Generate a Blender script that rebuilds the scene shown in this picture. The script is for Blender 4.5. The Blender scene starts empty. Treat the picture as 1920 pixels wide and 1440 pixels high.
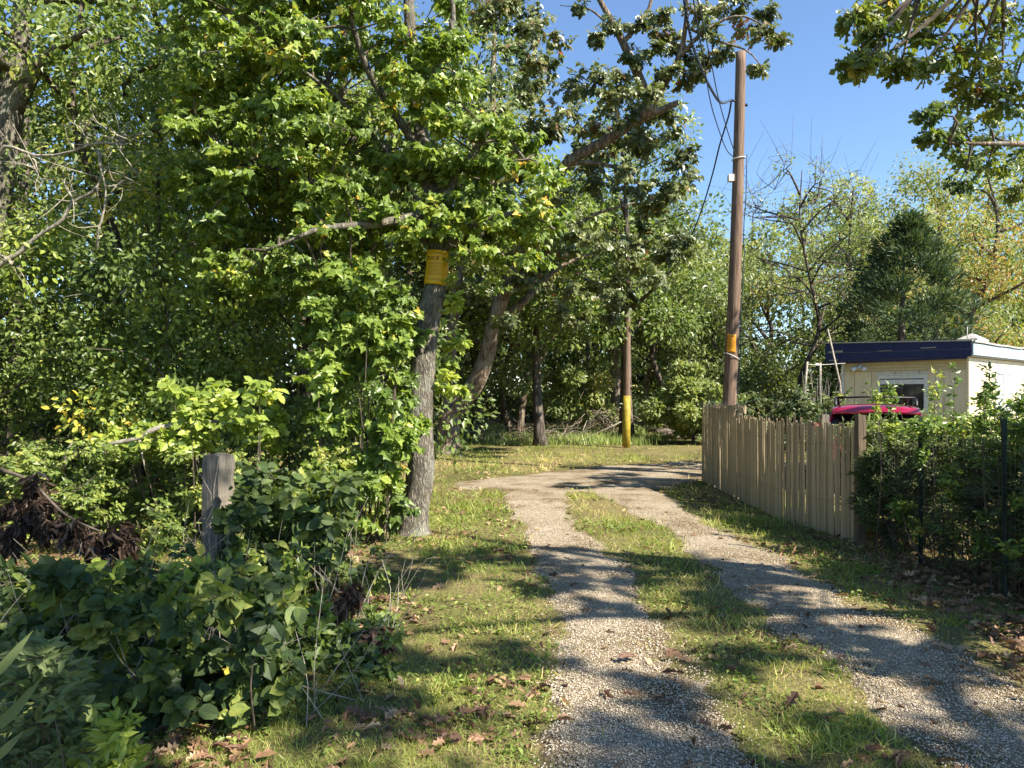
import bpy, math, random
import numpy as np
from mathutils import Matrix, Vector

# ------------------------------------------------------------------ camera, sky, sun
scene = bpy.context.scene
F = 1400.0                     # focal length in pixels of a 1920 px wide frame
EYE = 1.6
cam_d = bpy.data.cameras.new("camera")
cam = bpy.data.objects.new("camera", cam_d)
scene.collection.objects.link(cam)
cam.location = (0, 0, EYE)
cam.rotation_euler = (math.radians(90), 0, 0)
cam_d.sensor_width = 36.0
cam_d.lens = F / 1920 * 36.0
cam_d.shift_y = 20 / 1920
cam_d.clip_start = 0.05
cam_d.clip_end = 1500
scene.camera = cam

SUN_EL = math.radians(44)
SUN_AZ = math.radians(121)      # clockwise from +Y (the view direction)
TO_SUN = np.array([math.sin(SUN_AZ) * math.cos(SUN_EL), math.cos(SUN_AZ) * math.cos(SUN_EL), math.sin(SUN_EL)])
world = bpy.data.worlds.new("World")
scene.world = world
world.use_nodes = True
wn = world.node_tree
sky = wn.nodes.new("ShaderNodeTexSky")
sky.sky_type = 'NISHITA'
sky.sun_disc = False
sky.sun_elevation = SUN_EL
sky.sun_rotation = SUN_AZ
sky.air_density = 1.0
sky.dust_density = 0.0
sky.ozone_density = 5.0
bgn = wn.nodes["Background"]
bgn.inputs["Strength"].default_value = 0.092
wn.links.new(sky.outputs[0], bgn.inputs[0])
sun_d = bpy.data.lights.new("sun", 'SUN')
sun_d.energy = 5.0
sun_d.angle = math.radians(0.53)
sun_d.color = (1.0, 0.93, 0.80)
sun = bpy.data.objects.new("sun", sun_d)
scene.collection.objects.link(sun)
sun.rotation_euler = Vector(TO_SUN).to_track_quat('Z', 'Y').to_euler()
scene.view_settings.view_transform = 'Standard'
scene.view_settings.look = 'None'
scene.view_settings.exposure = 1.42
scene.view_settings.gamma = 1.0
cy = scene.cycles
cy.max_bounces = 6
cy.diffuse_bounces = 4
cy.glossy_bounces = 2
cy.transmission_bounces = 4
cy.transparent_max_bounces = 4
cy.caustics_reflective = False
cy.caustics_refractive = False
cy.sample_clamp_indirect = 6.0

# ------------------------------------------------------------------ helpers
COL = scene.collection
OFF = {}
UP = np.array([0, 0, 1.0])
OPEN = np.array([.5, -.85, .1])   # leaves of the wood edge turn to the open drive

def A(*p): return np.array(p, float)
def px(x, y, d): return np.array([(x - 960) / F * d, d, EYE + (740 - y) / F * d])
def unit(v):
    v = np.asarray(v, float)
    return v / (np.linalg.norm(v, axis=-1, keepdims=True) + 1e-9)

def hash2(ix, iy, seed=0):
    h = (ix.astype(np.int64) * 374761393 + iy.astype(np.int64) * 668265263 + seed * 974634541) & 0x7fffffff
    h = ((h ^ (h >> 13)) * 1274126177) & 0x7fffffff
    return ((h ^ (h >> 16)) & 0xffff) / 65535.0

def noise2(x, y, seed=0):
    x = np.asarray(x, float); y = np.asarray(y, float)
    ix = np.floor(x); iy = np.floor(y)
    fx = x - ix; fy = y - iy
    fx = fx * fx * (3 - 2 * fx); fy = fy * fy * (3 - 2 * fy)
    a = hash2(ix, iy, seed); b = hash2(ix + 1, iy, seed)
    c = hash2(ix, iy + 1, seed); d = hash2(ix + 1, iy + 1, seed)
    return (a * (1 - fx) + b * fx) * (1 - fy) + (c * (1 - fx) + d * fx) * fy

def fbm(x, y, seed=0, o=3):
    s = 0; a = 1; t = 0
    for i in range(o):
        s = s + a * noise2(x * 2 ** i, y * 2 ** i, seed + i); t += a; a *= .5
    return s / t

def gz(x, y):
    x = np.asarray(x, float); y = np.asarray(y, float)
    near = np.clip(1 - np.abs(y) / 60, 0, 1)
    return near * (0.05 * (fbm(x * .9, y * .9, 5) - .5) + 0.16 * (fbm(x * .2, y * .2, 9) - .5)
                   + 0.10 * np.clip((-x - 1.2) / 2, 0, 1))

class G:
    """collects polygons for one mesh"""
    def __init__(s):
        s.v = []; s.l = []; s.n = []; s.t = []; s.m = []; s.nv = 0
    def add(s, V, loops, sizes, tint=0.5, m=0):
        V = np.asarray(V, float).reshape(-1, 3)
        loops = np.asarray(loops, np.int64).ravel() + s.nv
        sizes = np.asarray(sizes, np.int64).ravel()
        s.v.append(V); s.l.append(loops); s.n.append(sizes)
        s.t.append(np.broadcast_to(np.asarray(tint, float), sizes.shape))
        s.m.append(np.full(sizes.shape, m, np.int32))
        s.nv += len(V)
        return s
    def box(s, c, size, rz=0.0, m=0, tint=.5, taper=1.0):
        hx, hy, hz = np.asarray(size, float) / 2
        v = A([-hx, -hy, -hz], [hx, -hy, -hz], [hx, hy, -hz], [-hx, hy, -hz],
              [-hx * taper, -hy * taper, hz], [hx * taper, -hy * taper, hz], [hx * taper, hy * taper, hz], [-hx * taper, hy * taper, hz])
        cz, sz = math.cos(rz), math.sin(rz)
        v = np.stack([v[:, 0] * cz - v[:, 1] * sz, v[:, 0] * sz + v[:, 1] * cz, v[:, 2]], 1) + np.asarray(c, float)
        f = [0, 3, 2, 1, 4, 5, 6, 7, 0, 1, 5, 4, 1, 2, 6, 5, 2, 3, 7, 6, 3, 0, 4, 7]
        return s.add(v, f, [4] * 6, tint, m)
    def obox(s, o, u, v, w, m=0, tint=.5):
        """box from a corner and three edge vectors"""
        o, u, v, w = (np.asarray(q, float) for q in (o, u, v, w))
        V = [o, o + u, o + u + v, o + v, o + w, o + u + w, o + u + v + w, o + v + w]
        f = [0, 3, 2, 1, 4, 5, 6, 7, 0, 1, 5, 4, 1, 2, 6, 5, 2, 3, 7, 6, 3, 0, 4, 7]
        return s.add(V, f, [4] * 6, tint, m)
    def tube(s, path, rad, seg=7, m=0, tint=.5, bump=0.0, seed=0, freq=3.0):
        path = np.asarray(path, float); n = len(path)
        rad = np.broadcast_to(np.asarray(rad, float), (n,))
        tan = unit(np.gradient(path, axis=0))
        ref = A(0, 0, 1) if abs(tan[0][2]) < .9 else A(1, 0, 0)
        x = unit(np.cross(tan[0], ref)); X = [x]
        for i in range(1, n):
            x = X[-1] - tan[i] * np.dot(X[-1], tan[i]); X.append(unit(x))
        X = np.array(X); Y = np.cross(tan, X)
        an = np.linspace(0, 2 * math.pi, seg, endpoint=False)
        r = rad[:, None] * np.ones((1, seg))
        if bump:
            ln = np.concatenate([[0], np.cumsum(np.linalg.norm(np.diff(path, axis=0), axis=1))])
            k = np.arange(seg) * 1.0
            kk = np.minimum(k, seg - k)
            r = r * (1 + bump * (fbm(kk[None] * .55 + seed, ln[:, None] * freq, seed, 3) - .5) * 2)
        V = path[:, None] + r[:, :, None] * (np.cos(an)[None, :, None] * X[:, None] + np.sin(an)[None, :, None] * Y[:, None])
        V = V.reshape(-1, 3)
        i = np.arange(n - 1)[:, None] * seg; j = np.arange(seg)[None]
        j2 = (j + 1) % seg
        q = np.stack([i + j, i + j2, i + seg + j2, i + seg + j], -1).reshape(-1)
        sizes = [4] * ((n - 1) * seg)
        loops = np.concatenate([q, np.arange(seg)[::-1], (n - 1) * seg + np.arange(seg)])
        return s.add(V, loops, sizes + [seg, seg], tint, m)
    def build(s, name, mats, parent=None, smooth=False, kind=None):
        V = np.concatenate(s.v); L = np.concatenate(s.l); N = np.concatenate(s.n)
        off = OFF.get(parent.name, np.zeros(3)) if parent else np.zeros(3)
        me = mesh_from(name, V - off, L, N, np.concatenate(s.t), np.concatenate(s.m), mats, smooth)
        o = bpy.data.objects.new(name, me)
        COL.objects.link(o)
        if parent:
            o.parent = parent; OFF[o.name] = off
        if kind: o["kind"] = kind
        return o

def mesh_from(name, V, L, N, T, M, mats, smooth=False):
    me = bpy.data.meshes.new(name)
    me.vertices.add(len(V)); me.vertices.foreach_set("co", np.ascontiguousarray(V, np.float32).ravel())
    me.loops.add(len(L)); me.loops.foreach_set("vertex_index", L.astype(np.int32))
    me.polygons.add(len(N))
    st = np.concatenate([[0], np.cumsum(N)[:-1]]).astype(np.int32)
    me.polygons.foreach_set("loop_start", st)
    for mt in (mats if isinstance(mats, (list, tuple)) else [mats]): me.materials.append(mt)
    me.polygons.foreach_set("material_index", M.astype(np.int32))
    me.polygons.foreach_set("use_smooth", np.full(len(N), smooth, bool))
    at = me.attributes.new("tint", 'FLOAT', 'FACE')
    at.data.foreach_set("value", np.ascontiguousarray(T, np.float32))
    me.update(calc_edges=True)
    return me

def tag(o, label, cat, group=None):
    o["label"] = label; o["category"] = cat
    if group: o["group"] = group
    return o

def thing(name, label, cat, loc=(0, 0, 0), group=None):
    o = bpy.data.objects.new(name, None)
    COL.objects.link(o); o.location = loc
    o.empty_display_size = .2
    OFF[o.name] = np.asarray(loc, float)
    return tag(o, label, cat, group)

def smooth_path(pts, n=24):
    p = np.asarray(pts, float)
    P = np.vstack([2 * p[0] - p[1], p, 2 * p[-1] - p[-2]])
    out = []
    m = len(p) - 1
    for t in np.linspace(0, m - 1e-6, n):
        i = int(t); u = t - i
        a, b, c, d = P[i], P[i + 1], P[i + 2], P[i + 3]
        out.append(.5 * (2 * b + (c - a) * u + (2 * a - 5 * b + 4 * c - d) * u * u + (3 * b - a - 3 * c + d) * u ** 3))
    return np.array(out)

# ------------------------------------------------------------------ materials
def nodes(name):
    m = bpy.data.materials.new(name); m.use_nodes = True
    return m, m.node_tree.nodes, m.node_tree.links, m.node_tree.nodes["Principled BSDF"]

def ramp(nd, stops):
    r = nd.new("ShaderNodeValToRGB")
    e = r.color_ramp.elements
    while len(e) < len(stops): e.new(.5)
    for el, (p, c) in zip(e, stops):
        el.position = p; el.color = (*c, 1)
    return r

def leaf_mat(name, stops, trans=.35, rough=.42, spec=.45, tmul=1.5, mottle=0):
    m, nd, lk, b = nodes(name)
    at = nd.new("ShaderNodeAttribute"); at.attribute_name = "tint"
    k = 1.25 / (1 - trans) if trans else 1.0      # the mix below takes part of the reflectance away again
    stops = [(p, tuple(min(.85, c * k) for c in col)) for p, col in stops]
    r = ramp(nd, stops)
    fac = at.outputs["Fac"]
    if mottle:                                      # blotches and paler veins within a blade
        ge = nd.new("ShaderNodeNewGeometry")
        nz = nd.new("ShaderNodeTexNoise"); nz.inputs["Scale"].default_value = mottle; nz.inputs["Detail"].default_value = 4
        lk.new(ge.outputs["Position"], nz.inputs[0])
        ma = nd.new("ShaderNodeMath"); ma.operation = 'MULTIPLY_ADD'; ma.inputs[1].default_value = .5; ma.inputs[2].default_value = -.27
        ad = nd.new("ShaderNodeMath"); ad.operation = 'ADD'; ad.use_clamp = True
        lk.new(nz.outputs["Fac"], ma.inputs[0]); lk.new(ma.outputs[0], ad.inputs[0]); lk.new(fac, ad.inputs[1]); fac = ad.outputs[0]
    lk.new(fac, r.inputs[0])
    lk.new(r.outputs[0], b.inputs["Base Color"])
    b.inputs["Roughness"].default_value = rough
    b.inputs["Specular IOR Level"].default_value = spec
    t = nd.new("ShaderNodeBsdfTranslucent")
    mul = nd.new("ShaderNodeMixRGB"); mul.blend_type = 'MULTIPLY'; mul.inputs[0].default_value = 1
    mul.inputs[2].default_value = (tmul, tmul * 1.05, tmul * .45, 1)
    lk.new(r.outputs[0], mul.inputs[1]); lk.new(mul.outputs[0], t.inputs[0])
    mx = nd.new("ShaderNodeMixShader"); mx.inputs[0].default_value = trans
    lk.new(b.outputs[0], mx.inputs[1]); lk.new(t.outputs[0], mx.inputs[2])
    lk.new(mx.outputs[0], nd["Material Output"].inputs[0])
    return m

def bark_mat(name, dark, light, scale=14, stretch=.18, bump=.6, dist=.02, lichen=None):
    m, nd, lk, b = nodes(name)
    tc = nd.new("ShaderNodeTexCoord")
    mp = nd.new("ShaderNodeMapping"); mp.inputs["Scale"].default_value = (1, 1, stretch)
    lk.new(tc.outputs["Object"], mp.inputs[0])
    v = nd.new("ShaderNodeTexVoronoi"); v.feature = 'DISTANCE_TO_EDGE'; v.inputs["Scale"].default_value = scale
    n = nd.new("ShaderNodeTexNoise"); n.inputs["Scale"].default_value = scale * 1.6; n.inputs["Detail"].default_value = 6
    lk.new(mp.outputs[0], n.inputs[0])
    ad = nd.new("ShaderNodeMixRGB"); ad.inputs[0].default_value = .12
    lk.new(mp.outputs[0], ad.inputs[1]); lk.new(n.outputs["Color"], ad.inputs[2]); lk.new(ad.outputs[0], v.inputs[0])
    mul = nd.new("ShaderNodeMath"); mul.operation = 'MULTIPLY_ADD'; mul.inputs[1].default_value = 2.2
    lk.new(v.outputs["Distance"], mul.inputs[0])
    sc = nd.new("ShaderNodeMath"); sc.operation = 'MULTIPLY'; sc.inputs[1].default_value = .6
    lk.new(n.outputs["Fac"], sc.inputs[0]); lk.new(sc.outputs[0], mul.inputs[2])
    r = ramp(nd, [(.2, dark), (.9, light)])
    lk.new(mul.outputs[0], r.inputs[0])
    col = r.outputs[0]
    if lichen:
        n2 = nd.new("ShaderNodeTexNoise"); n2.inputs["Scale"].default_value = 3.2; n2.inputs["Detail"].default_value = 5
        lk.new(tc.outputs["Object"], n2.inputs[0])
        r2 = ramp(nd, [(.52, (0, 0, 0)), (.66, (.7, .7, .7))])
        lk.new(n2.outputs["Fac"], r2.inputs[0])
        mx = nd.new("ShaderNodeMixRGB"); mx.inputs[2].default_value = (*lichen, 1)
        lk.new(r2.outputs[0], mx.inputs[0]); lk.new(col, mx.inputs[1]); col = mx.outputs[0]
    lk.new(col, b.inputs["Base Color"])
    b.inputs["Roughness"].default_value = .9
    b.inputs["Specular IOR Level"].default_value = .15
    bp = nd.new("ShaderNodeBump"); bp.inputs["Strength"].default_value = bump; bp.inputs["Distance"].default_value = dist
    lk.new(mul.outputs[0], bp.inputs["Height"]); lk.new(bp.outputs[0], b.inputs["Normal"])
    return m

def noisy_mat(name, c1, c2, scale=8, rough=.7, spec=.3, bump=.2, dist=.01, stretch=(1, 1, 1), detail=5, tintmix=None, lo=.3, hi=.7):
    m, nd, lk, b = nodes(name)
    tc = nd.new("ShaderNodeTexCoord")
    mp = nd.new("ShaderNodeMapping"); mp.inputs["Scale"].default_value = stretch
    lk.new(tc.outputs["Object"], mp.inputs[0])
    n = nd.new("ShaderNodeTexNoise"); n.inputs["Scale"].default_value = scale; n.inputs["Detail"].default_value = detail
    lk.new(mp.outputs[0], n.inputs[0])
    r = ramp(nd, [(lo, c1), (hi, c2)])
    lk.new(n.outputs["Fac"], r.inputs[0])
    col = r.outputs[0]
    if tintmix:
        at = nd.new("ShaderNodeAttribute"); at.attribute_name = "tint"
        r2 = ramp(nd, [(0, (tintmix,) * 3), (1, (1, 1, 1))])
        lk.new(at.outputs["Fac"], r2.inputs[0])
        mx = nd.new("ShaderNodeMixRGB"); mx.blend_type = 'MULTIPLY'; mx.inputs[0].default_value = 1
        lk.new(col, mx.inputs[1]); lk.new(r2.outputs[0], mx.inputs[2]); col = mx.outputs[0]
    lk.new(col, b.inputs["Base Color"])
    b.inputs["Roughness"].default_value = rough
    b.inputs["Specular IOR Level"].default_value = spec
    if bump:
        bp = nd.new("ShaderNodeBump"); bp.inputs["Strength"].default_value = bump; bp.inputs["Distance"].default_value = dist
        lk.new(n.outputs["Fac"], bp.inputs["Height"]); lk.new(bp.outputs[0], b.inputs["Normal"])
    return m

def plain_mat(name, c, rough=.5, spec=.5, metal=0, coat=0):
    m, nd, lk, b = nodes(name)
    n = nd.new("ShaderNodeTexNoise"); n.inputs["Scale"].default_value = 30
    r = ramp(nd, [(.3, tuple(x * .88 for x in c)), (.7, c)])
    lk.new(n.outputs["Fac"], r.inputs[0]); lk.new(r.outputs[0], b.inputs["Base Color"])
    b.inputs["Roughness"].default_value = rough; b.inputs["Specular IOR Level"].default_value = spec
    b.inputs["Metallic"].default_value = metal; b.inputs["Coat Weight"].default_value = coat
    return m

M = {}
M['maple'] = leaf_mat('maple_leaf', [(0, (.034, .056, .012)), (.45, (.084, .122, .022)), (.8, (.148, .182, .030)), (.93, (.25, .22, .035)), (1, (.32, .17, .03))], .38, .40, .5, 1.5, 30)
M['oakleaf'] = leaf_mat('oak_leaf', [(0, (.032, .045, .015)), (.5, (.072, .088, .028)), (.8, (.125, .135, .045)), (.92, (.14, .10, .04)), (1, (.17, .06, .025))], .25, .38, .5)
M['oakgold'] = leaf_mat('pin_oak_leaf', [(0, (.030, .050, .014)), (.5, (.070, .095, .024)), (.8, (.15, .155, .028)), (.95, (.24, .17, .03)), (1, (.22, .10, .03))], .35, .38, .5)
M['wood'] = leaf_mat('woodland_leaf', [(0, (.022, .036, .011)), (.5, (.060, .080, .022)), (.85, (.120, .138, .034)), (1, (.19, .17, .04))], .3, .45, .45)
M['under'] = leaf_mat('understory_leaf', [(0, (.028, .046, .012)), (.5, (.078, .110, .024)), (.85, (.145, .172, .036)), (1, (.20, .20, .05))], .35, .42, .5)
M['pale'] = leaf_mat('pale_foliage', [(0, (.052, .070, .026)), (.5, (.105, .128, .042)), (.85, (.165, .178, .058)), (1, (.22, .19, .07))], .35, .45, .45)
M['yellow'] = leaf_mat('yellowing_foliage', [(0, (.06, .08, .025)), (.4, (.11, .13, .035)), (.7, (.165, .135, .042)), (1, (.24, .115, .042))], .35, .5, .4)
M['bitter'] = leaf_mat('bittersweet_leaf', [(0, (.06, .09, .018)), (.5, (.14, .175, .032)), (.85, (.22, .24, .05)), (1, (.34, .26, .04))], .4, .35, .5)
M['shade'] = leaf_mat('broad_shrub_leaf', [(0, (.018, .032, .012)), (.45, (.040, .062, .018)), (.8, (.085, .112, .026)), (1, (.17, .18, .04))], .3, .55, .35, 1.5, 45)  # leaf colours darkened to stand in for the deep shade over the foreground
M['mugwort'] = leaf_mat('mugwort_leaf', [(0, (.045, .062, .026)), (.6, (.085, .110, .042)), (1, (.17, .19, .085))], .3, .6, .3)
M['privet'] = leaf_mat('privet_leaf', [(0, (.028, .050, .014)), (.5, (.065, .105, .022)), (.85, (.13, .17, .035)), (1, (.24, .24, .05))], .35, .38, .5)
M['cedar'] = leaf_mat('cedar_spray', [(0, (.018, .034, .018)), (.5, (.042, .068, .030)), (1, (.095, .120, .048))], .15, .6, .25)
M['juniper'] = leaf_mat('juniper_spray', [(0, (.030, .046, .020)), (.5, (.060, .082, .032)), (1, (.13, .15, .055))], .2, .6, .3)
M['grass'] = leaf_mat('grass_blade', [(0, (.060, .085, .020)), (.5, (.120, .155, .032)), (.8, (.21, .22, .06)), (1, (.40, .32, .15))], .35, .5, .35)
M['tallgrass'] = leaf_mat('tall_grass', [(0, (.08, .11, .035)), (.6, (.15, .19, .06)), (1, (.30, .27, .12))], .35, .5, .35)
M['deadleaf'] = leaf_mat('dead_leaf', [(0, (.055, .030, .020)), (.5, (.12, .065, .04)), (.8, (.21, .125, .07)), (1, (.36, .25, .15))], .12, .6, .35, 1.2)
M['browncurl'] = leaf_mat('brown_curled_leaf', [(0, (.028, .019, .014)), (.6, (.056, .036, .025)), (1, (.11, .072, .048))], .1, .5, .4, 1.2)
M['bark'] = bark_mat('grey_bark', (.045, .038, .03), (.27, .24, .19), 22, .22, .8, .02, (.30, .31, .25))
M['bark_oak'] = bark_mat('oak_bark', (.06, .045, .032), (.28, .21, .15), 11, .18, .8, .03, (.28, .26, .22))
M['bark_dark'] = bark_mat('dark_bark', (.03, .025, .02), (.16, .13, .105), 9, .2, .6, .02)
M['twig'] = noisy_mat('twig_bark', (.06, .047, .036), (.15, .12, .09), 20, .85, .2)
M['dead_wood'] = noisy_mat('bleached_dead_wood', (.16, .135, .105), (.42, .38, .31), 22, .85, .15, .6, .01)
M['pole'] = noisy_mat('pole_wood', (.095, .055, .036), (.24, .17, .125), 9, .85, .2, .5, .01, (6, 6, .25), 8)
M['post'] = noisy_mat('weathered_post_wood', (.115, .10, .08), (.27, .235, .185), 10, .9, .15, .6, .008, (7, 7, .5), 7)
M['slat'] = noisy_mat('fence_slat_wood', (.40, .305, .18), (.66, .51, .315), 12, .85, .2, .5, .004, (8, 8, .35), 7, .58)

def ground_mat():
    m, nd, lk, b = nodes('soil_and_turf')
    tc = nd.new("ShaderNodeTexCoord")
    def nz(s, d=6):
        n = nd.new("ShaderNodeTexNoise"); n.inputs["Scale"].default_value = s; n.inputs["Detail"].default_value = d
        lk.new(tc.outputs["Object"], n.inputs[0]); return n
    big, mid, fine = nz(.55), nz(3.5, 8), nz(45, 6)
    r1 = ramp(nd, [(.35, (.085, .070, .040)), (.5, (.125, .120, .050)), (.6, (.115, .135, .038)), (.75, (.20, .18, .075))])
    lk.new(mid.outputs["Fac"], r1.inputs[0])
    r2 = ramp(nd, [(.38, (.125, .125, .040)), (.54, (.31, .24, .12))])
    lk.new(big.outputs["Fac"], r2.inputs[0])
    mx = nd.new("ShaderNodeMixRGB"); mx.inputs[0].default_value = .45
    lk.new(r1.outputs[0], mx.inputs[1]); lk.new(r2.outputs[0], mx.inputs[2])
    r3 = ramp(nd, [(.3, (.35, .35, .35)), (.7, (1.25, 1.2, 1.1))])
    lk.new(fine.outputs["Fac"], r3.inputs[0])
    mu = nd.new("ShaderNodeMixRGB"); mu.blend_type = 'MULTIPLY'; mu.inputs[0].default_value = .8
    lk.new(mx.outputs[0], mu.inputs[1]); lk.new(r3.outputs[0], mu.inputs[2])
    lk.new(mu.outputs[0], b.inputs["Base Color"])
    b.inputs["Roughness"].default_value = .95; b.inputs["Specular IOR Level"].default_value = .1
    bp = nd.new("ShaderNodeBump"); bp.inputs["Strength"].default_value = .8; bp.inputs["Distance"].default_value = .03
    lk.new(fine.outputs["Fac"], bp.inputs["Height"]); lk.new(bp.outputs[0], b.inputs["Normal"])
    return m

def gravel_mat():
    m, nd, lk, b = nodes('pale_gravel')
    tc = nd.new("ShaderNodeTexCoord")
    v = nd.new("ShaderNodeTexVoronoi"); v.inputs["Scale"].default_value = 95
    lk.new(tc.outputs["Object"], v.inputs[0])
    v2 = nd.new("ShaderNodeTexVoronoi"); v2.inputs["Scale"].default_value = 95; v2.feature = 'DISTANCE_TO_EDGE'
    lk.new(tc.outputs["Object"], v2.inputs[0])
    sp = nd.new("ShaderNodeSeparateColor"); lk.new(v.outputs["Color"], sp.inputs[0])
    r = ramp(nd, [(0, (.24, .195, .145)), (.45, (.50, .42, .315)), (.8, (.61, .53, .415)), (1, (.70, .63, .52))])
    lk.new(sp.outputs[0], r.inputs[0])
    n = nd.new("ShaderNodeTexNoise"); n.inputs["Scale"].default_value = 1.6; n.inputs["Detail"].default_value = 6
    lk.new(tc.outputs["Object"], n.inputs[0])
    r2 = ramp(nd, [(.36, (.50, .42, .30)), (.5, (.9, .84, .74)), (.66, (1.08, 1.05, 1))])
    lk.new(n.outputs["Fac"], r2.inputs[0])
    mu = nd.new("ShaderNodeMixRGB"); mu.blend_type = 'MULTIPLY'; mu.inputs[0].default_value = 1
    lk.new(r.outputs[0], mu.inputs[1]); lk.new(r2.outputs[0], mu.inputs[2])
    lk.new(mu.outputs[0], b.inputs["Base Color"])
    b.inputs["Roughness"].default_value = .9; b.inputs["Specular IOR Level"].default_value = .2
    rr = ramp(nd, [(0, (0, 0, 0)), (.25, (1, 1, 1))])
    lk.new(v2.outputs["Distance"], rr.inputs[0])
    bp = nd.new("ShaderNodeBump"); bp.inputs["Strength"].default_value = 1; bp.inputs["Distance"].default_value = .012
    lk.new(rr.outputs[0], bp.inputs["Height"]); lk.new(bp.outputs[0], b.inputs["Normal"])
    return m
M['ground'] = ground_mat()
M['gravel'] = gravel_mat()
M['stone'] = leaf_mat('gravel_stone', [(0, (.20, .165, .12)), (.5, (.49, .41, .305)), (.85, (.60, .515, .40)), (1, (.68, .61, .50))], 0, .85, .2)
M['litter'] = M['deadleaf']

# ------------------------------------------------------------------ leaf templates (base at origin, tip at +Y, face +Z)
def tpl(half, fold=.14, droop=.18):
    """two half blades hinged on the midrib"""
    h = np.array(half, float)
    def z(x, y): return fold * np.abs(x) - droop * y * y
    R = np.stack([h[:, 0], h[:, 1], z(h[:, 0], h[:, 1])], 1)
    inner = R[1:-1].copy(); inner[:, 0] *= -1
    V = np.vstack([R, inner]); k = len(h)
    right = list(range(k))
    left = [0] + [k + i for i in range(len(inner))] + [k - 1]
    return V, np.array(right + left[::-1]), np.array([k, k])
T_MAPLE = tpl([(0, .04), (.27, -.03), (.28, .17), (.50, .42), (.27, .55), (0, 1)], .3, .35)
T_OAK = tpl([(0, 0), (.05, .16), (.30, .20), (.09, .35), (.38, .52), (.10, .60), (.26, .82), (0, 1)], .25, .25)
T_OVATE = tpl([(0, 0), (.20, .2), (.27, .45), (.16, .76), (0, 1)], .3, .2)
T_BROAD = tpl([(0, 0), (.26, .14), (.36, .42), (.27, .74), (.08, .92), (0, 1)], .28, .22)
T_DIA = tpl([(0, 0), (.27, .42), (0, 1)], .3, .15)
T_BROAD3 = tpl([(0, 0), (.30, .35), (.24, .72), (0, 1)], .25, .2)
T_WIDE = tpl([(0, 0), (.42, .3), (.22, .62), (0, 1)], .3, .25)
T_SLIM = tpl([(0, 0), (.13, .45), (0, 1)], .3, .2)
T_LANCE = tpl([(0, 0), (.15, .3), (.17, .55), (0, 1)], .3, .25)
T_CUT = tpl([(0, 0), (.06, .25), (.24, .42), (.08, .48), (.20, .72), (.06, .74), (0, 1)], .2, .25)
T_CURL = tpl([(0, 0), (.16, .25), (.09, .4), (.20, .6), (.08, .8), (0, 1)], 1.1, .55)
T_STONE = (A([-.5, -.45, -.15], [.5, -.4, -.15], [.45, .5, -.15], [-.5, .4, -.15], [-.12, .05, .26], [.2, -.08, .25]),
           np.array([0, 1, 5, 4, 1, 2, 5, 2, 3, 4, 5, 3, 0, 4]), np.array([4, 3, 4, 3]))
T_BLADE = (A([-.05, 0, 0], [.05, 0, 0], [.012, 1, .2], [-.012, 1, .2]), np.array([0, 1, 2, 3]), np.array([4]))

def basis(D, N):
    D = unit(D); X = unit(np.cross(D, N)); N = np.cross(X, D)
    return X, D, N

def add_leaves(g, t, P, D, N, S, T, m=0):
    if len(P) == 0: return
    tv, tl, ts = t; k = len(tv); n = len(P)
    X, D, N = basis(D, N)
    V = P[:, None] + S[:, None, None] * (tv[None, :, 0:1] * X[:, None] + tv[None, :, 1:2] * D[:, None] + tv[None, :, 2:3] * N[:, None])
    loops = tl[None] + (np.arange(n) * k)[:, None]
    g.add(V.reshape(-1, 3), loops.ravel(), np.tile(ts, n), np.repeat(T, len(ts)), m)

def single_leaves(parent, name, t, P, D, N, S, T, mat, levels=6):
    """each leaf an object, sharing mesh data between leaves of one tint"""
    off = OFF[parent.name]
    X, D, N = basis(D, N)
    ms = []
    for i in range(levels):
        ms.append(mesh_from(name, t[0], t[1], t[2], np.full(len(t[2]), (i + .5) / levels), np.zeros(len(t[2])), mat))
    for i in range(len(P)):
        o = bpy.data.objects.new(name, ms[min(levels - 1, int(T[i] * levels))])
        COL.objects.link(o); o.parent = parent
        q = np.eye(4); q[:3, 0] = X[i] * S[i]; q[:3, 1] = D[i] * S[i]; q[:3, 2] = N[i] * S[i]; q[:3, 3] = P[i] - off
        o.matrix_local = Matrix(q.tolist())

def in_frame(P, mx=0):
    d = P[:, 1]; x = P[:, 0] / np.maximum(d, .1) * F + 960; y = 740 - (P[:, 2] - EYE) / np.maximum(d, .1) * F
    return (d > .5) & (x > mx) & (x < 1920 - mx) & (y > mx) & (y < 1440 - mx)

def split_out(parent, t, P, D, N, S, T, mat, k, g, name='leaf'):
    """the k leaves that show largest become objects, the rest go to the joined mesh"""
    ok = in_frame(P)
    sc = np.where(ok, S / np.maximum(P[:, 1], .5), -1)
    idx = np.argsort(-sc)[:k]
    mask = np.zeros(len(P), bool); mask[idx] = True; mask &= ok
    single_leaves(parent, name, t, P[mask], D[mask], N[mask], S[mask], T[mask], mat)
    r = ~mask
    add_leaves(g, t, P[r], D[r], N[r], S[r], T[r])

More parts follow.
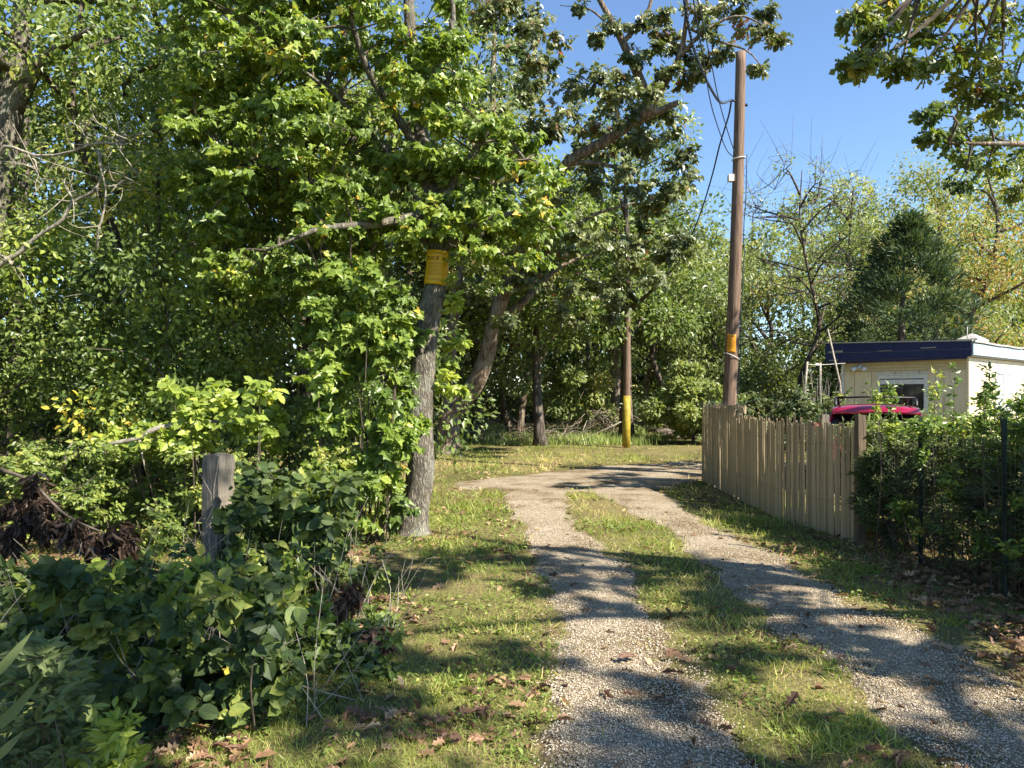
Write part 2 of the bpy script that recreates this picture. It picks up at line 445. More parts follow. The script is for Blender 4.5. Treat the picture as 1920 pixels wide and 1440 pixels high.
def sprays(rng, C, R, ntw, nl, size, sizevar=.25, tint=(.5, .16, .12), droop=.35, up=.7, hang=0.0, start=.15, scat=.45):
    """leaves set alternately along twigs that radiate inside each clump; returns arrays and the twigs"""
    C = np.asarray(C, float); K = len(C)
    R = np.broadcast_to(np.asarray(R, float), (K, 3))
    u = unit(rng.normal(size=(K, ntw, 3)))
    rr = rng.uniform(.55, 1.0, (K, ntw, 1))
    E = C[:, None] + u * R[:, None] * rr
    B = C[:, None] + u * R[:, None] * .05 - np.array([0, 0, .15]) * R[:, None, 2:3]
    t = np.linspace(start, 1, nl)[None, None, :, None] + rng.uniform(-.05, .05, (K, ntw, nl, 1))
    P = B[:, :, None] + (E - B)[:, :, None] * t
    P = P - UP * (t ** 2) * hang * R[:, None, None, 2:3]
    td = unit(E - B)[:, :, None] * np.ones((1, 1, nl, 1))
    side = unit(np.cross(td, UP + rng.normal(0, .25, td.shape)))
    alt = np.where(np.arange(nl) % 2 == 0, 1.0, -1.0)[None, None, :, None]
    D = td * .55 + side * alt * .8 - UP * droop + rng.normal(0, .35, td.shape)
    N = UP * up * .3 + TO_SUN * .75 + OPEN * .6 + u[:, :, None] * .2 + rng.normal(0, scat, td.shape)
    n = K * ntw * nl
    ct = rng.normal(tint[0], tint[1], (K, 1, 1)) + rng.normal(0, tint[2], (K, ntw, nl))
    S = size * (1 + rng.uniform(-sizevar, sizevar, n) * 1.3)
    return (P.reshape(n, 3) + rng.normal(0, .01, (n, 3)), D.reshape(n, 3), N.reshape(n, 3), S, np.clip(ct.reshape(n), 0, 1)), (B.reshape(-1, 3), E.reshape(-1, 3))

def cloud(rng, C, R, n, size, sizevar=.3, tint=(.5, .16, .14), droop=.3, up=.6, shell=.35):
    """n leaves in each ellipsoid clump, denser towards its skin"""
    C = np.asarray(C, float); K = len(C)
    R = np.broadcast_to(np.asarray(R, float), (K, 3))
    u = unit(rng.normal(size=(K, n, 3)))
    r = rng.uniform(shell, 1, (K, n, 1)) ** .6
    P = (C[:, None] + u * R[:, None] * r).reshape(-1, 3)
    D = (u + rng.normal(0, .6, u.shape) - UP * droop).reshape(-1, 3)
    N = (UP * up * .3 + u * .3 + TO_SUN * .75 + OPEN * .55 + rng.normal(0, .5, u.shape)).reshape(-1, 3)
    S = size * (1 + rng.uniform(-sizevar, sizevar, K * n))
    T = np.clip((rng.normal(tint[0], tint[1], (K, 1)) + rng.normal(0, tint[2], (K, n))).reshape(-1), 0, 1)
    return P, D, N, S, T

def twigs(g, B, E, r=.004, seg=3, m=0, sag=.0):
    """thin straight twigs, three sided, all in one go"""
    B = np.asarray(B); E = np.asarray(E); n = len(B)
    if n == 0: return
    d = unit(E - B); x = unit(np.cross(d, A(.3, .2, .9))); y = np.cross(d, x)
    V = []
    for base, rad in ((B, r), (E, r * .45)):
        for k in range(3):
            a = k * 2.0944
            V.append(base + (x * math.cos(a) + y * math.sin(a)) * np.asarray(rad).reshape(-1, 1))
    V = np.stack(V, 1)
    lp = np.array([0, 1, 4, 3, 1, 2, 5, 4, 2, 0, 3, 5])
    g.add(V.reshape(-1, 3), (lp[None] + (np.arange(n) * 6)[:, None]).ravel(), np.tile([4, 4, 4], n), .5, m)

# ------------------------------------------------------------------ the setting: ground and gravel drive
def track_mask(x, y):
    """signed: > 0 on gravel (metres inside the edge, roughly)"""
    yy = A(0, 2.6, 3.4, 4.0, 5, 6.2, 7.4, 8.6, 10.5, 12.4, 13.4)
    l0 = np.interp(y, yy, A(.02, .05, .12, .16, .20, .24, .20, .13, -.08, -.32, -.55))
    l1 = np.interp(y, yy, A(1.2, 1.2, 1.15, 1.03, 1.05, 1.07, .98, .86, .85, .95, 1.2))
    r0 = np.interp(y, yy, A(1.75, 1.75, 1.8, 1.85, 1.85, 1.82, 1.78, 1.72, 1.5, 1.15, .9))
    r1 = np.interp(y, yy, A(3.0, 3.0, 2.9, 2.8, 2.75, 2.67, 2.6, 2.5, 2.45, 2.5, 2.7))
    a = np.minimum(x - l0, l1 - x); b = np.minimum(x - r0, r1 - x)
    tr = np.where(y < 13.6, np.maximum(a, b), -1)
    # the bend to the right behind the fence end
    cx = np.interp(y, A(12, 13, 14.2, 15.6, 17.2), A(.7, 0.1, .1, 1.3, 3.2))
    top = np.interp(x, A(-1, 0, 2, 4, 7, 12, 18), A(13.6, 14.6, 16.6, 17.6, 18.0, 18.2, 18.4))
    low = np.interp(x, A(-1, 0, 1, 2.6, 3.6, 5, 18), A(12.6, 12.0, 12.2, 12.6, 13.9, 14.6, 15.4))
    bend = np.minimum(np.minimum(top - y, y - low), x + 1.0)
    m = np.maximum(tr, bend)
    return m - .06 + .44 * (fbm(x * 2.6, y * 1.6, 21, 4) - .5) + .10 * (noise2(x * 11, y * 11, 40) - .5)

def build_ground():
    xs = np.concatenate([np.linspace(-400, -40, 14), np.linspace(-36, -8, 15), np.linspace(-7.5, 8, 104), np.linspace(9, 40, 20), np.linspace(48, 400, 14)])
    ys = np.concatenate([np.linspace(-120, -6, 12), np.linspace(-5, 2, 10), np.linspace(2.15, 20, 120), np.linspace(21, 60, 30), np.linspace(70, 900, 20)])
    X, Y = np.meshgrid(xs, ys)
    V = np.stack([X, Y, gz(X, Y)], -1).reshape(-1, 3)
    nx, ny = len(xs), len(ys)
    i = np.arange(ny - 1)[:, None] * nx + np.arange(nx - 1)[None]
    q = np.stack([i, i + 1, i + nx + 1, i + nx], -1).reshape(-1)
    o = G().add(V, q, [4] * ((nx - 1) * (ny - 1))).build('ground', M['ground'], smooth=True)
    o["kind"] = "structure"
build_ground()

def build_drive():
    st = .06
    xs = np.arange(-1.6, 18, st); ys = np.arange(.4, 19.2, st)
    X, Y = np.meshgrid(xs, ys)
    mk = track_mask(X, Y)
    Z = gz(X, Y) + .012 * np.clip(mk * 9, -1.2, 1) + .006 * (noise2(X * 6, Y * 6, 3) - .5)
    nx, ny = len(xs), len(ys)
    V = np.stack([X, Y, Z], -1).reshape(-1, 3)
    i = np.arange(ny - 1)[:, None] * nx + np.arange(nx - 1)[None]
    c = (np.maximum.reduce([mk[:-1, :-1], mk[1:, :-1], mk[:-1, 1:], mk[1:, 1:]]) > -.06)
    q = np.stack([i, i + 1, i + nx + 1, i + nx], -1)[c]
    used = np.unique(q); rm = np.full(len(V), -1); rm[used] = np.arange(len(used))
    o = G().add(V[used], rm[q].ravel(), [4] * len(q)).build('gravel_drive', M['gravel'], smooth=True)
    o["kind"] = "structure"
    rng = np.random.default_rng(3)
    n = 130000
    y = 2.5 * np.exp(rng.uniform(0, 1, n) * math.log(11 / 2.5)); x = rng.uniform(-.9, 4.2, n)
    mk = track_mask(x, y)
    keep = (mk > 0) | (rng.uniform(0, 1, n) < np.exp(mk * 16) * .3)
    keep &= np.abs(x / y) < .72
    x, y = x[keep][:38000], y[keep][:38000]; n = len(x)
    P = np.stack([x, y, gz(x, y) + .0155 + rng.uniform(-.002, .002, n)], 1)
    g = G()
    add_leaves(g, T_STONE, P, unit(rng.normal(size=(n, 3)) * A(1, 1, .25)), UP + rng.normal(0, .35, (n, 3)),
               rng.uniform(.0045, .0115, n), np.clip(rng.normal(.45, .25, n), 0, 1))
    s = g.build('gravel_stones', M['stone'], kind='stuff')
    tag(s, 'loose pale pebbles covering the two wheel tracks of the drive', 'gravel')
build_drive()

def build_grass():
    rng = np.random.default_rng(11)
    n = 360000
    y = 2.4 * np.exp(rng.uniform(0, 1, n) * math.log(23 / 2.4)); x = rng.uniform(-.72, .75, n) * y
    mk = track_mask(x, y)
    pat = fbm(x * 1.3, y * 1.3, 31, 4)
    pr = np.clip((pat - .26) * 3.0, .12, 1)
    pr = np.where(mk > -.05, .08 * np.exp(-np.maximum(mk, 0) * 6), pr)
    pr = np.where((mk <= -.05) & (mk > -.35), pr * .75, pr)
    pr = np.where((x > 3.3) | (x < -3.4 - .0 * y), pr * .35, pr)
    pr = np.where((y > 12) & (y < 17.5), pr * .5, pr)
    keep = rng.uniform(0, 1, n) < pr
    x, y, pat = x[keep][:108000], y[keep][:108000], pat[keep][:108000]; n = len(x)
    P = np.stack([x, y, gz(x, y) - .004], 1)
    lean = rng.normal(0, .55, (n, 3)); lean[:, 2] = 0
    D = UP * rng.uniform(.35, 1.0, (n, 1)) + lean
    N = rng.normal(size=(n, 3))
    tall = 1 + .6 * (fbm(x * 2.5, y * 2.5, 77, 2) > .62)
    S = rng.uniform(.028, .062, n) * tall * np.clip(y / 7, .8, 1.7)
    dry = fbm(x * .8, y * .8, 91, 3)
    T = np.clip(rng.normal(.58, .2, n) + (dry - .5) * .9 + np.where((y > 12) & (y < 18), .22, 0) - np.where(x < -.6, .05, 0), 0, 1)
    g = G()
    add_leaves(g, T_BLADE, P, D, N, S, T)
    o = g.build('lawn_grass', M['grass'], kind='stuff')
    tag(o, 'short patchy grass on the verge and between the wheel tracks', 'grass')
    # broad low weeds
    n = 42000
    y = 2.4 * np.exp(rng.uniform(0, 1, n) * math.log(17 / 2.4)); x = rng.uniform(-.72, .75, n) * y
    mk = track_mask(x, y)
    ok = (mk < -.04) & (fbm(x * 1.9, y * 1.9, 57, 3) > .52) & (x < 3.6)
    x, y = x[ok], y[ok]; n = len(x)
    P = np.stack([x, y, gz(x, y) + rng.uniform(.005, .05, n)], 1)
    g = G()
    add_leaves(g, T_DIA, P, rng.normal(size=(n, 3)) * A(1, 1, .35) + UP * .15, UP + rng.normal(0, .4, (n, 3)),
               rng.uniform(.02, .05, n) * np.clip(y / 6, .9, 1.5), np.clip(rng.normal(.35, .18, n), 0, 1))
    o = g.build('low_weeds', M['grass'], kind='stuff')
    tag(o, 'low broad-leaved weeds growing through the thin verge grass', 'weeds')
    # leaf litter
    n = 60000
    y = 2.4 * np.exp(rng.uniform(0, 1, n) * math.log(24 / 2.4)); x = rng.uniform(-.73, .75, n) * y
    mk = track_mask(x, y)
    w = .03 + .5 * np.clip((fbm(x * 1.1, y * 1.1, 66, 4) - .54) * 6, 0, 1)
    w = np.where(mk > 0, .05 * np.exp(-mk * 4), w)
    w = np.where((x > 3.1) & (y < 8.5), .9, w)
    w = np.where((x < -1.2) & (y < 8), .55, w)
    w = np.where((y > 11) & (y < 18) & (mk < .05), w + .25, w)
    ok = rng.uniform(0, 1, n) < w
    x, y = x[ok][:8500], y[ok][:8500]; n = len(x)
    P = np.stack([x, y, gz(x, y) + rng.uniform(.008, .035, n)], 1)
    T = np.clip(rng.normal(.62, .24, n) + np.where(y > 10, .15, 0), 0, 1)
    g = G(); half = n // 2
    args = (rng.normal(size=(n, 3)) * A(1, 1, .2), UP + rng.normal(0, .45, (n, 3)), rng.uniform(.04, .10, n))
    add_leaves(g, T_OAK, P[:half], args[0][:half], args[1][:half], args[2][:half] * 1.1, T[:half])
    add_leaves(g, T_CURL, P[half:], args[0][half:], args[1][half:], args[2][half:], T[half:])
    o = g.build('leaf_litter', M['litter'], kind='stuff')
    tag(o, 'brown and tan leaf litter scattered over grass, soil and gravel', 'leaf litter')
build_grass()

# ------------------------------------------------------------------ trees
def generic_tree(name, label, cat, base, h, cr, z0, tr, mat, bark, size, n, seed, t=T_DIA, lean=(0, 0), group=None,
                 nlimb=9, clump=.9, clumps=4, tint=(.5, .16, .14), squash=.75, sparse=False, trunk_pts=None, twig=False):
    rng = np.random.default_rng(seed)
    bx, by = base; bz = float(gz(bx, by)) - .05
    root = thing(name, label, cat, (bx, by, bz), group)
    top = A(bx + lean[0], by + lean[1], bz + h * .93)
    if trunk_pts is None:
        mid = [A(bx, by, bz) + (top - A(bx, by, bz)) * k + A(*rng.normal(0, .03 * h * math.sin(k * 3.1), 2), 0) for k in np.linspace(0, 1, 6)]
    else:
        mid = trunk_pts
    path = smooth_path(mid, 22)
    k = np.linspace(0, 1, 22)
    G().tube(path, tr * (1 - .85 * k) * (1 + .5 * np.exp(-k * 22)), 9, bump=.10, seed=seed).build('trunk', bark, root, True)
    C = []; R = []
    gt = G()
    for i in range(nlimb):
        f = (i + rng.uniform(0, .8)) / nlimb
        zz = z0 + (h * .95 - z0) * f
        p0 = path[np.argmin(np.abs(path[:, 2] - bz - max(zz - cr * .35, z0 * .6)))]
        env = cr * math.sqrt(max(.08, 1 - (2 * (f - .42)) ** 2 * .75))
        a = i * 2.4 + rng.uniform(-.5, .5)
        e = A(p0[0] + math.cos(a) * env * .8, p0[1] + math.sin(a) * env * .8, bz + zz + rng.uniform(-.1, .1) * cr)
        m1 = p0 + (e - p0) * .5 + rng.normal(0, .08 * cr, 3) + UP * .06 * cr
        lp = smooth_path([p0, m1, e], 9)
        G().tube(lp, tr * .42 * np.linspace(1, .16, 9), 6, bump=.1, seed=i).build('limb', bark, root, True)
        for c in range(clumps):
            q = lp[rng.integers(4, 9)] + rng.normal(0, .26 * cr, 3) * A(1, 1, .7)
            C.append(q); s = clump * rng.uniform(.6, 1.15); R.append([s, s, s * squash])
            if twig:
                gt.tube(smooth_path([lp[rng.integers(3, 8)], (lp[5] + q) / 2 + rng.normal(0, .1, 3), q], 5), np.linspace(.03, .008, 5), 4)
                for _ in range(3):
                    gt.tube(smooth_path([q, q + rng.normal(0, .4, 3) + UP * .4, q + rng.normal(0, .7, 3) + UP * 1.0], 5), np.linspace(.014, .004, 5), 3)
    C = np.array(C); R = np.array(R)
    per = max(4, n // len(C))
    g = G()
    add_leaves(g, t, *cloud(rng, C, R, per, size, tint=tint))
    crown = g.build('crown', mat, root)
    if twig: gt.build('twigs', bark, crown, kind='stuff')
    return root

def wood_mass(name, label, spots, seed, mat, size, per, r, zr, bark='bark_dark', trunk=.14):
    """a far stand that reads as one mass: crowns and stems in one object"""
    rng = np.random.default_rng(seed)
    g = G()
    for (x, y, h) in spots:
        bz = -.1
        p = smooth_path([A(x, y, bz), A(x + rng.normal(0, .3), y, bz + h * .5), A(x + rng.normal(0, .6), y, bz + h * .9)], 7)
        g.tube(p, trunk * np.linspace(1, .3, 7), 6, m=1)
        C = []; R = []
        for i in range(16):
            f = rng.uniform(zr, .97)
            env = r * (1 - .55 * abs(f - .55)) * .8
            C.append([x + rng.normal(0, env * .6), y + rng.normal(0, env * .6), h * f]); s = r * rng.uniform(.3, .5); R.append([s, s, s * .7])
        add_leaves(g, T_DIA, *cloud(rng, C, R, max(3, per // 16), size, tint=(.45, .2, .15)))
    o = g.build(name, [M[mat], M[bark]], kind='stuff')
    return tag(o, label, 'woodland')

rng0 = np.random.default_rng(100)
# far stands
wood_mass('woodland', 'dense dark wood filling the depth behind the left thicket',
          [(rng0.uniform(-30, -3) * 1.0, rng0.uniform(18, 34), rng0.uniform(9, 16)) for _ in range(46)] + [(-.72 * q - rng0.uniform(4.5, 9), q, rng0.uniform(5, 11)) for q in np.linspace(3, 17, 16)], 101, 'wood', .27, 2200, 2.8, .03)
wood_mass('woodland', 'far wood behind the leaning trunks at the end of the drive',
          [(rng0.uniform(-6, 13), rng0.uniform(36, 54), rng0.uniform(8, 13)) for _ in range(30)], 102, 'wood', .33, 2300, 3.4, .04)
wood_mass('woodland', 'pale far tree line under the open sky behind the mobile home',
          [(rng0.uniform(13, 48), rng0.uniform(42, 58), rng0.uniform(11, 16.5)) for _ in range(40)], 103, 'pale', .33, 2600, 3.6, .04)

# --- the tree that carries the yellow notice (maple)
def notice_tree():
    rng = np.random.default_rng(7)
    d = 8.6
    base = px(776, 1000, d); base[2] = float(gz(base[0], base[1])) - .05
    root = thing('maple_tree', 'maple with vine-wrapped leaning grey trunk carrying a yellow notice beside the drive', 'tree', tuple(base))
    pts = [base, px(777, 960, d), px(790, 870, d), px(786, 790, d), px(792, 700, d), px(800, 620, d), px(815, 545, d), px(822, 470, d), px(815, 380, d + .1), px(790, 250, d + .3), px(770, 60, d + .5), px(760, -120, d + .5)]
    path = smooth_path(pts, 70)
    k = np.linspace(0, 1, 70)
    rad = np.interp(k, [0, .03, .08, .3, .6, 1], [.235, .18, .155, .15, .13, .05])
    G().tube(path, rad, 22, bump=.16, seed=4, freq=6).build('trunk', M['bark'], root, True)
    st = px(820, 440, d)
    limbs = [[px(815, 420, d), px(740, 300, d + .2), px(640, 190, d + .3), px(540, 110, d)],
             [px(822, 460, d), px(690, 400, d - .2), px(560, 330, d - .4), px(430, 300, d - .2)],
             [px(815, 400, d), px(880, 300, d - .2), px(930, 240, d - .3), px(985, 300, d - .4)],
             [px(822, 470, d), px(900, 420, d - .3), px(980, 400, d - .5), px(1040, 430, d - .6)],
             [px(800, 300, d + .3), px(700, 150, d), px(660, 40, d - .3), px(640, -90, d - .4)],
             [px(790, 250, d + .3), px(820, 120, d), px(850, 20, d - .2), px(800, -120, d - .3)],
             [px(815, 400, d), px(700, 420, d - .7), px(600, 430, d - 1.1), px(500, 470, d - 1.2)]]
    for L in limbs:
        G().tube(smooth_path(L, 14), np.linspace(.06, .014, 14), 7, bump=.1).build('limb', M['bark'], root, True)
    ln = np.vstack([smooth_path(L, 14)[3:] for L in limbs])
    poly = A([320, -160], [780, -200], [850, 20], [905, 140], [960, 220], [1030, 330], [1040, 440], [1000, 490], [930, 500], [860, 460], [800, 440], [740, 520], [650, 560], [520, 570], [400, 540], [350, 330])
    def inside(x, y):
        c = False; n = len(poly); j = n - 1
        for i in range(n):
            xi, yi = poly[i]; xj, yj = poly[j]
            if (yi > y) != (yj > y) and x < (xj - xi) * (y - yi) / (yj - yi) + xi: c = not c
            j = i
        return c
    C = []
    while len(C) < 440:
        x, y = rng.uniform(320, 1040), rng.uniform(-190, 570)
        if inside(x, y):
            C.append(px(x, y, rng.uniform(7.6, 10.6) if x < 780 else rng.uniform(7.9, 9.6)))
    C = np.array(C)
    s = rng.uniform(.24, .46, len(C)); R = np.stack([s, s, s * .45], 1)
    (P, D, N, S, T), (B, E) = sprays(rng, C, R, 12, 11, .069, sizevar=.45, tint=(.53, .10, .16), droop=.5, up=.8)
    clear = ~((P[:, 1] < 8.75) & (np.abs(P[:, 0] / P[:, 1] * F + 960 - 826) < 34) & (np.abs(740 - (P[:, 2] - EYE) / P[:, 1] * F - 500) < 52))
    P, D, N, S, T = P[clear], D[clear], N[clear], S[clear], T[clear]
    g = G()
    crown_dummy = G()
    gt = G(); twigs(gt, B, E, .004)
    for c in C:
        q = ln[np.argmin(np.linalg.norm(ln - c, axis=1))]
        gt.tube(smooth_path([q, (q + c) / 2 + rng.normal(0, .05, 3) + UP * .05, c], 5), np.linspace(.014, .005, 5), 4)
    crown = gt.build('crown', M['twig'], root)
    near = P[:, 1] < 8.8
    split_out(crown, T_MAPLE, P[near], D[near], N[near], S[near], T[near], M['maple'], 300, g)
    near = ~near
    add_leaves(g, T_WIDE, P[near], D[near], N[near], S[near], T[near])
    g.build('foliage', M['maple'], crown, kind='stuff')
notice_tree()

# --- big leaning oak over the drive
def bent_oak():
    rng = np.random.default_rng(17)
    base = px(838, 850, 20.0); base[2] = float(gz(base[0], base[1])) - .08
    root = thing('oak_tree', 'old oak with sharply bent trunk whose heavy limb reaches over the drive', 'tree', tuple(base))
    tr = [base, px(840, 815, 20), px(846, 775, 20), px(866, 752, 20), px(896, 712, 19.9), px(916, 655, 19.7), px(924, 615, 19.5), px(942, 560, 19.2), px(975, 480, 18.8), px(1015, 390, 18.4), px(1062, 308, 18), px(1130, 268, 17.6), px(1200, 225, 17.3), px(1272, 192, 17)]
    p = smooth_path(tr, 60); k = np.linspace(0, 1, 60)
    G().tube(p, np.interp(k, [0, .05, .12, .3, .5, .85, 1], [.42, .32, .29, .24, .18, .12, .065]), 16, bump=.12, seed=3, freq=2.5).build('trunk', M['bark_oak'], root, True)
    limbs = [([px(924, 612, 19.5), px(960, 585, 19.5), px(1000, 548, 19.6), px(1050, 500, 20), px(1130, 468, 20.5)], .15, .03),
             ([px(846, 780, 20), px(842, 700, 20.3), px(850, 600, 20.6), px(870, 450, 21), px(890, 250, 21)], .22, .06),
             ([px(938, 570, 19.3), px(938, 500, 19.8), px(925, 380, 20.5), px(925, 150, 21), px(930, -40, 21)], .2, .05),
             ([px(1225, 212, 17.2), px(1200, 150, 17), px(1168, 80, 17), px(1130, 10, 17), px(1090, -60, 17)], .13, .04),
             ([px(1205, 220, 17.2), px(1240, 165, 17), px(1272, 110, 16.8), px(1285, 50, 16.6), px(1290, -40, 16.4)], .11, .03),
             ([px(1272, 110, 16.8), px(1320, 60, 16.4), px(1390, 30, 16.2), px(1475, 75, 16)], .05, .01),
             ([px(1285, 50, 16.6), px(1340, 75, 16.2), px(1400, 95, 16), px(1432, 130, 16)], .035, .008),
             ([px(1168, 80, 17), px(1110, 20, 17.2), px(1050, 10, 17.4)], .035, .008),
             ([px(1168, 80, 17), px(1215, 20, 17), px(1230, -60, 17)], .06, .02),
             ([px(1062, 308, 18), px(1110, 305, 17.8), px(1170, 320, 17.6), px(1200, 350, 17.6)], .07, .02),
             ([px(1000, 420, 18.6), px(1060, 430, 18), px(1120, 400, 17.8), px(1190, 380, 17.6)], .09, .02)]
    for pts, a, b in limbs:
        n = 14
        G().tube(smooth_path(pts, n), np.linspace(a, b, n), 8, bump=.12, seed=int(a * 999)).build('limb', M['bark_oak'], root, True)
    C = []; R = []
    def put(x, y, d, s): C.append(px(x, y, d)); R.append([s, s, s * .75])
    # main mass under and left of the limb
    n = 0
    while n < 135:
        x, y = rng.uniform(850, 1310), rng.uniform(-60, 600)
        right = np.interp(y, [-60, 40, 110, 150, 200, 300, 420, 520, 600], [1020, 1060, 1100, 1220, 1285, 1318, 1318, 1280, 1160])
        if n % 3 == 0: x = right - rng.uniform(18, 120)
        left = 860
        if x > right - 18 or x < left: continue
        if y > 470 and x > 1150 and rng.uniform() < .4: continue
        d = rng.uniform(16.8, 21.5)
        if abs(y - np.interp(x, [1060, 1270], [308, 192])) < 24 and x > 1070 and rng.uniform() < .7: d = rng.uniform(18.5, 21.5)
        put(x, y, d, rng.uniform(.4, .75)); n += 1
    # sparse clumps above, against the sky
    for x, y, s in [(1150, 45, .30), (1120, 70, .2), (1195, 40, .3), (1240, 30, .35), (1230, 90, .28), (1270, 80, .4), (1300, 20, .5), (1345, 10, .5), (1390, 5, .4), (1330, 60, .45), (1300, 110, .4), (1335, 115, .33), (1360, 95, .3), (1400, 45, .45), (1430, 60, .35), (1460, 75, .28), (1426, 125, .26), (1440, 20, .3), (1285, 150, .35), (1260, 130, .3), (1240, 60, .35), (1090, 10, .2), (1310, 140, .25), (1190, 110, .4), (1165, 150, .4), (1215, 170, .35), (1240, 140, .4), (1150, 180, .45)]:
        put(x, y, rng.uniform(16, 17.2), s)
    C = np.array(C); R = np.array(R)
    (P, D, N, S, T), (B, E) = sprays(rng, C, R, 10, 11, .17, tint=(.5, .15, .15), droop=.6, up=.5)
    gt = G(); twigs(gt, B, E, .007)
    crown = gt.build('crown', M['twig'], root)
    g = G()
    near = P[:, 1] < 18.2
    split_out(crown, T_OAK, P[near], D[near], N[near], S[near], T[near], M['oakleaf'], 120, g)
    near = ~near
    add_leaves(g, T_BROAD3, P[near], D[near], N[near], S[near], T[near])
    g.build('foliage', M['oakleaf'], crown, kind='stuff')
bent_oak()

# --- oaks standing right of the drive, their crowns reach into the picture and shade it
def side_oak(name, label, base, h, tr, limbs, C, R, seed, size, ntw, nl, k, tint, nvis):
    rng = np.random.default_rng(seed)
    b = A(base[0], base[1], float(gz(*base)) - .08)
    root = thing(name, label, 'tree', tuple(b))
    p = smooth_path([b, b + A(.05, .1, h * .3), b + A(-.1, .0, h * .6), b + A(.1, .1, h)], 24)
    G().tube(p, np.interp(np.linspace(0, 1, 24), [0, .06, .5, 1], [tr * 1.5, tr, tr * .75, tr * .2]), 14, bump=.12, seed=seed).build('trunk', M['bark_oak'], root, True)
    allp = []
    for z, pts in limbs:
        q = p[np.argmin(np.abs(p[:, 2] - z))]
        lp = smooth_path([q] + [A(*w) for w in pts], 16)
        allp.append(lp[3:])
        G().tube(lp, np.linspace(tr * .42, .02, 16), 8, bump=.1, seed=int(z * 10)).build('limb', M['bark_oak'], root, True)
    C = np.array(C); R = np.array(R)
    (P, D, N, S, T), (B, E) = sprays(rng, C, R, ntw, nl, size, tint=tint, droop=.6, up=.6)
    ci = np.arange(len(P)) // (ntw * nl)
    ok = (ci >= nvis) | (rng.uniform(0, 1, len(P)) < .55)     # thin, open sprays at the tips of the boughs
    S = np.where(ci >= nvis, S * (1.6 if size < .1 else 1.2), S)
    P, D, N, S, T = P[ok], D[ok], N[ok], S[ok], T[ok]
    allp = np.vstack(allp)
    gt = G(); twigs(gt, B, E, .005)
    for c in C:
        q = allp[np.argmin(np.linalg.norm(allp - c, axis=1))]
        gt.tube(smooth_path([q, (q + c) / 2 + rng.normal(0, .08, 3) + UP * .08, c], 6), np.linspace(.022, .006, 6), 4)
    crown = gt.build('crown', M['twig'], root)
    g = G()
    cj = ci[ok] < nvis
    split_out(crown, T_OAK, P[cj], D[cj], N[cj], S[cj], T[cj], M['oakgold'], k, g)
    cj = ~cj
    add_leaves(g, T_BROAD3, P[cj], D[cj], N[cj], S[cj], T[cj])
    g.build('foliage', M['oakgold'], crown, kind='stuff')

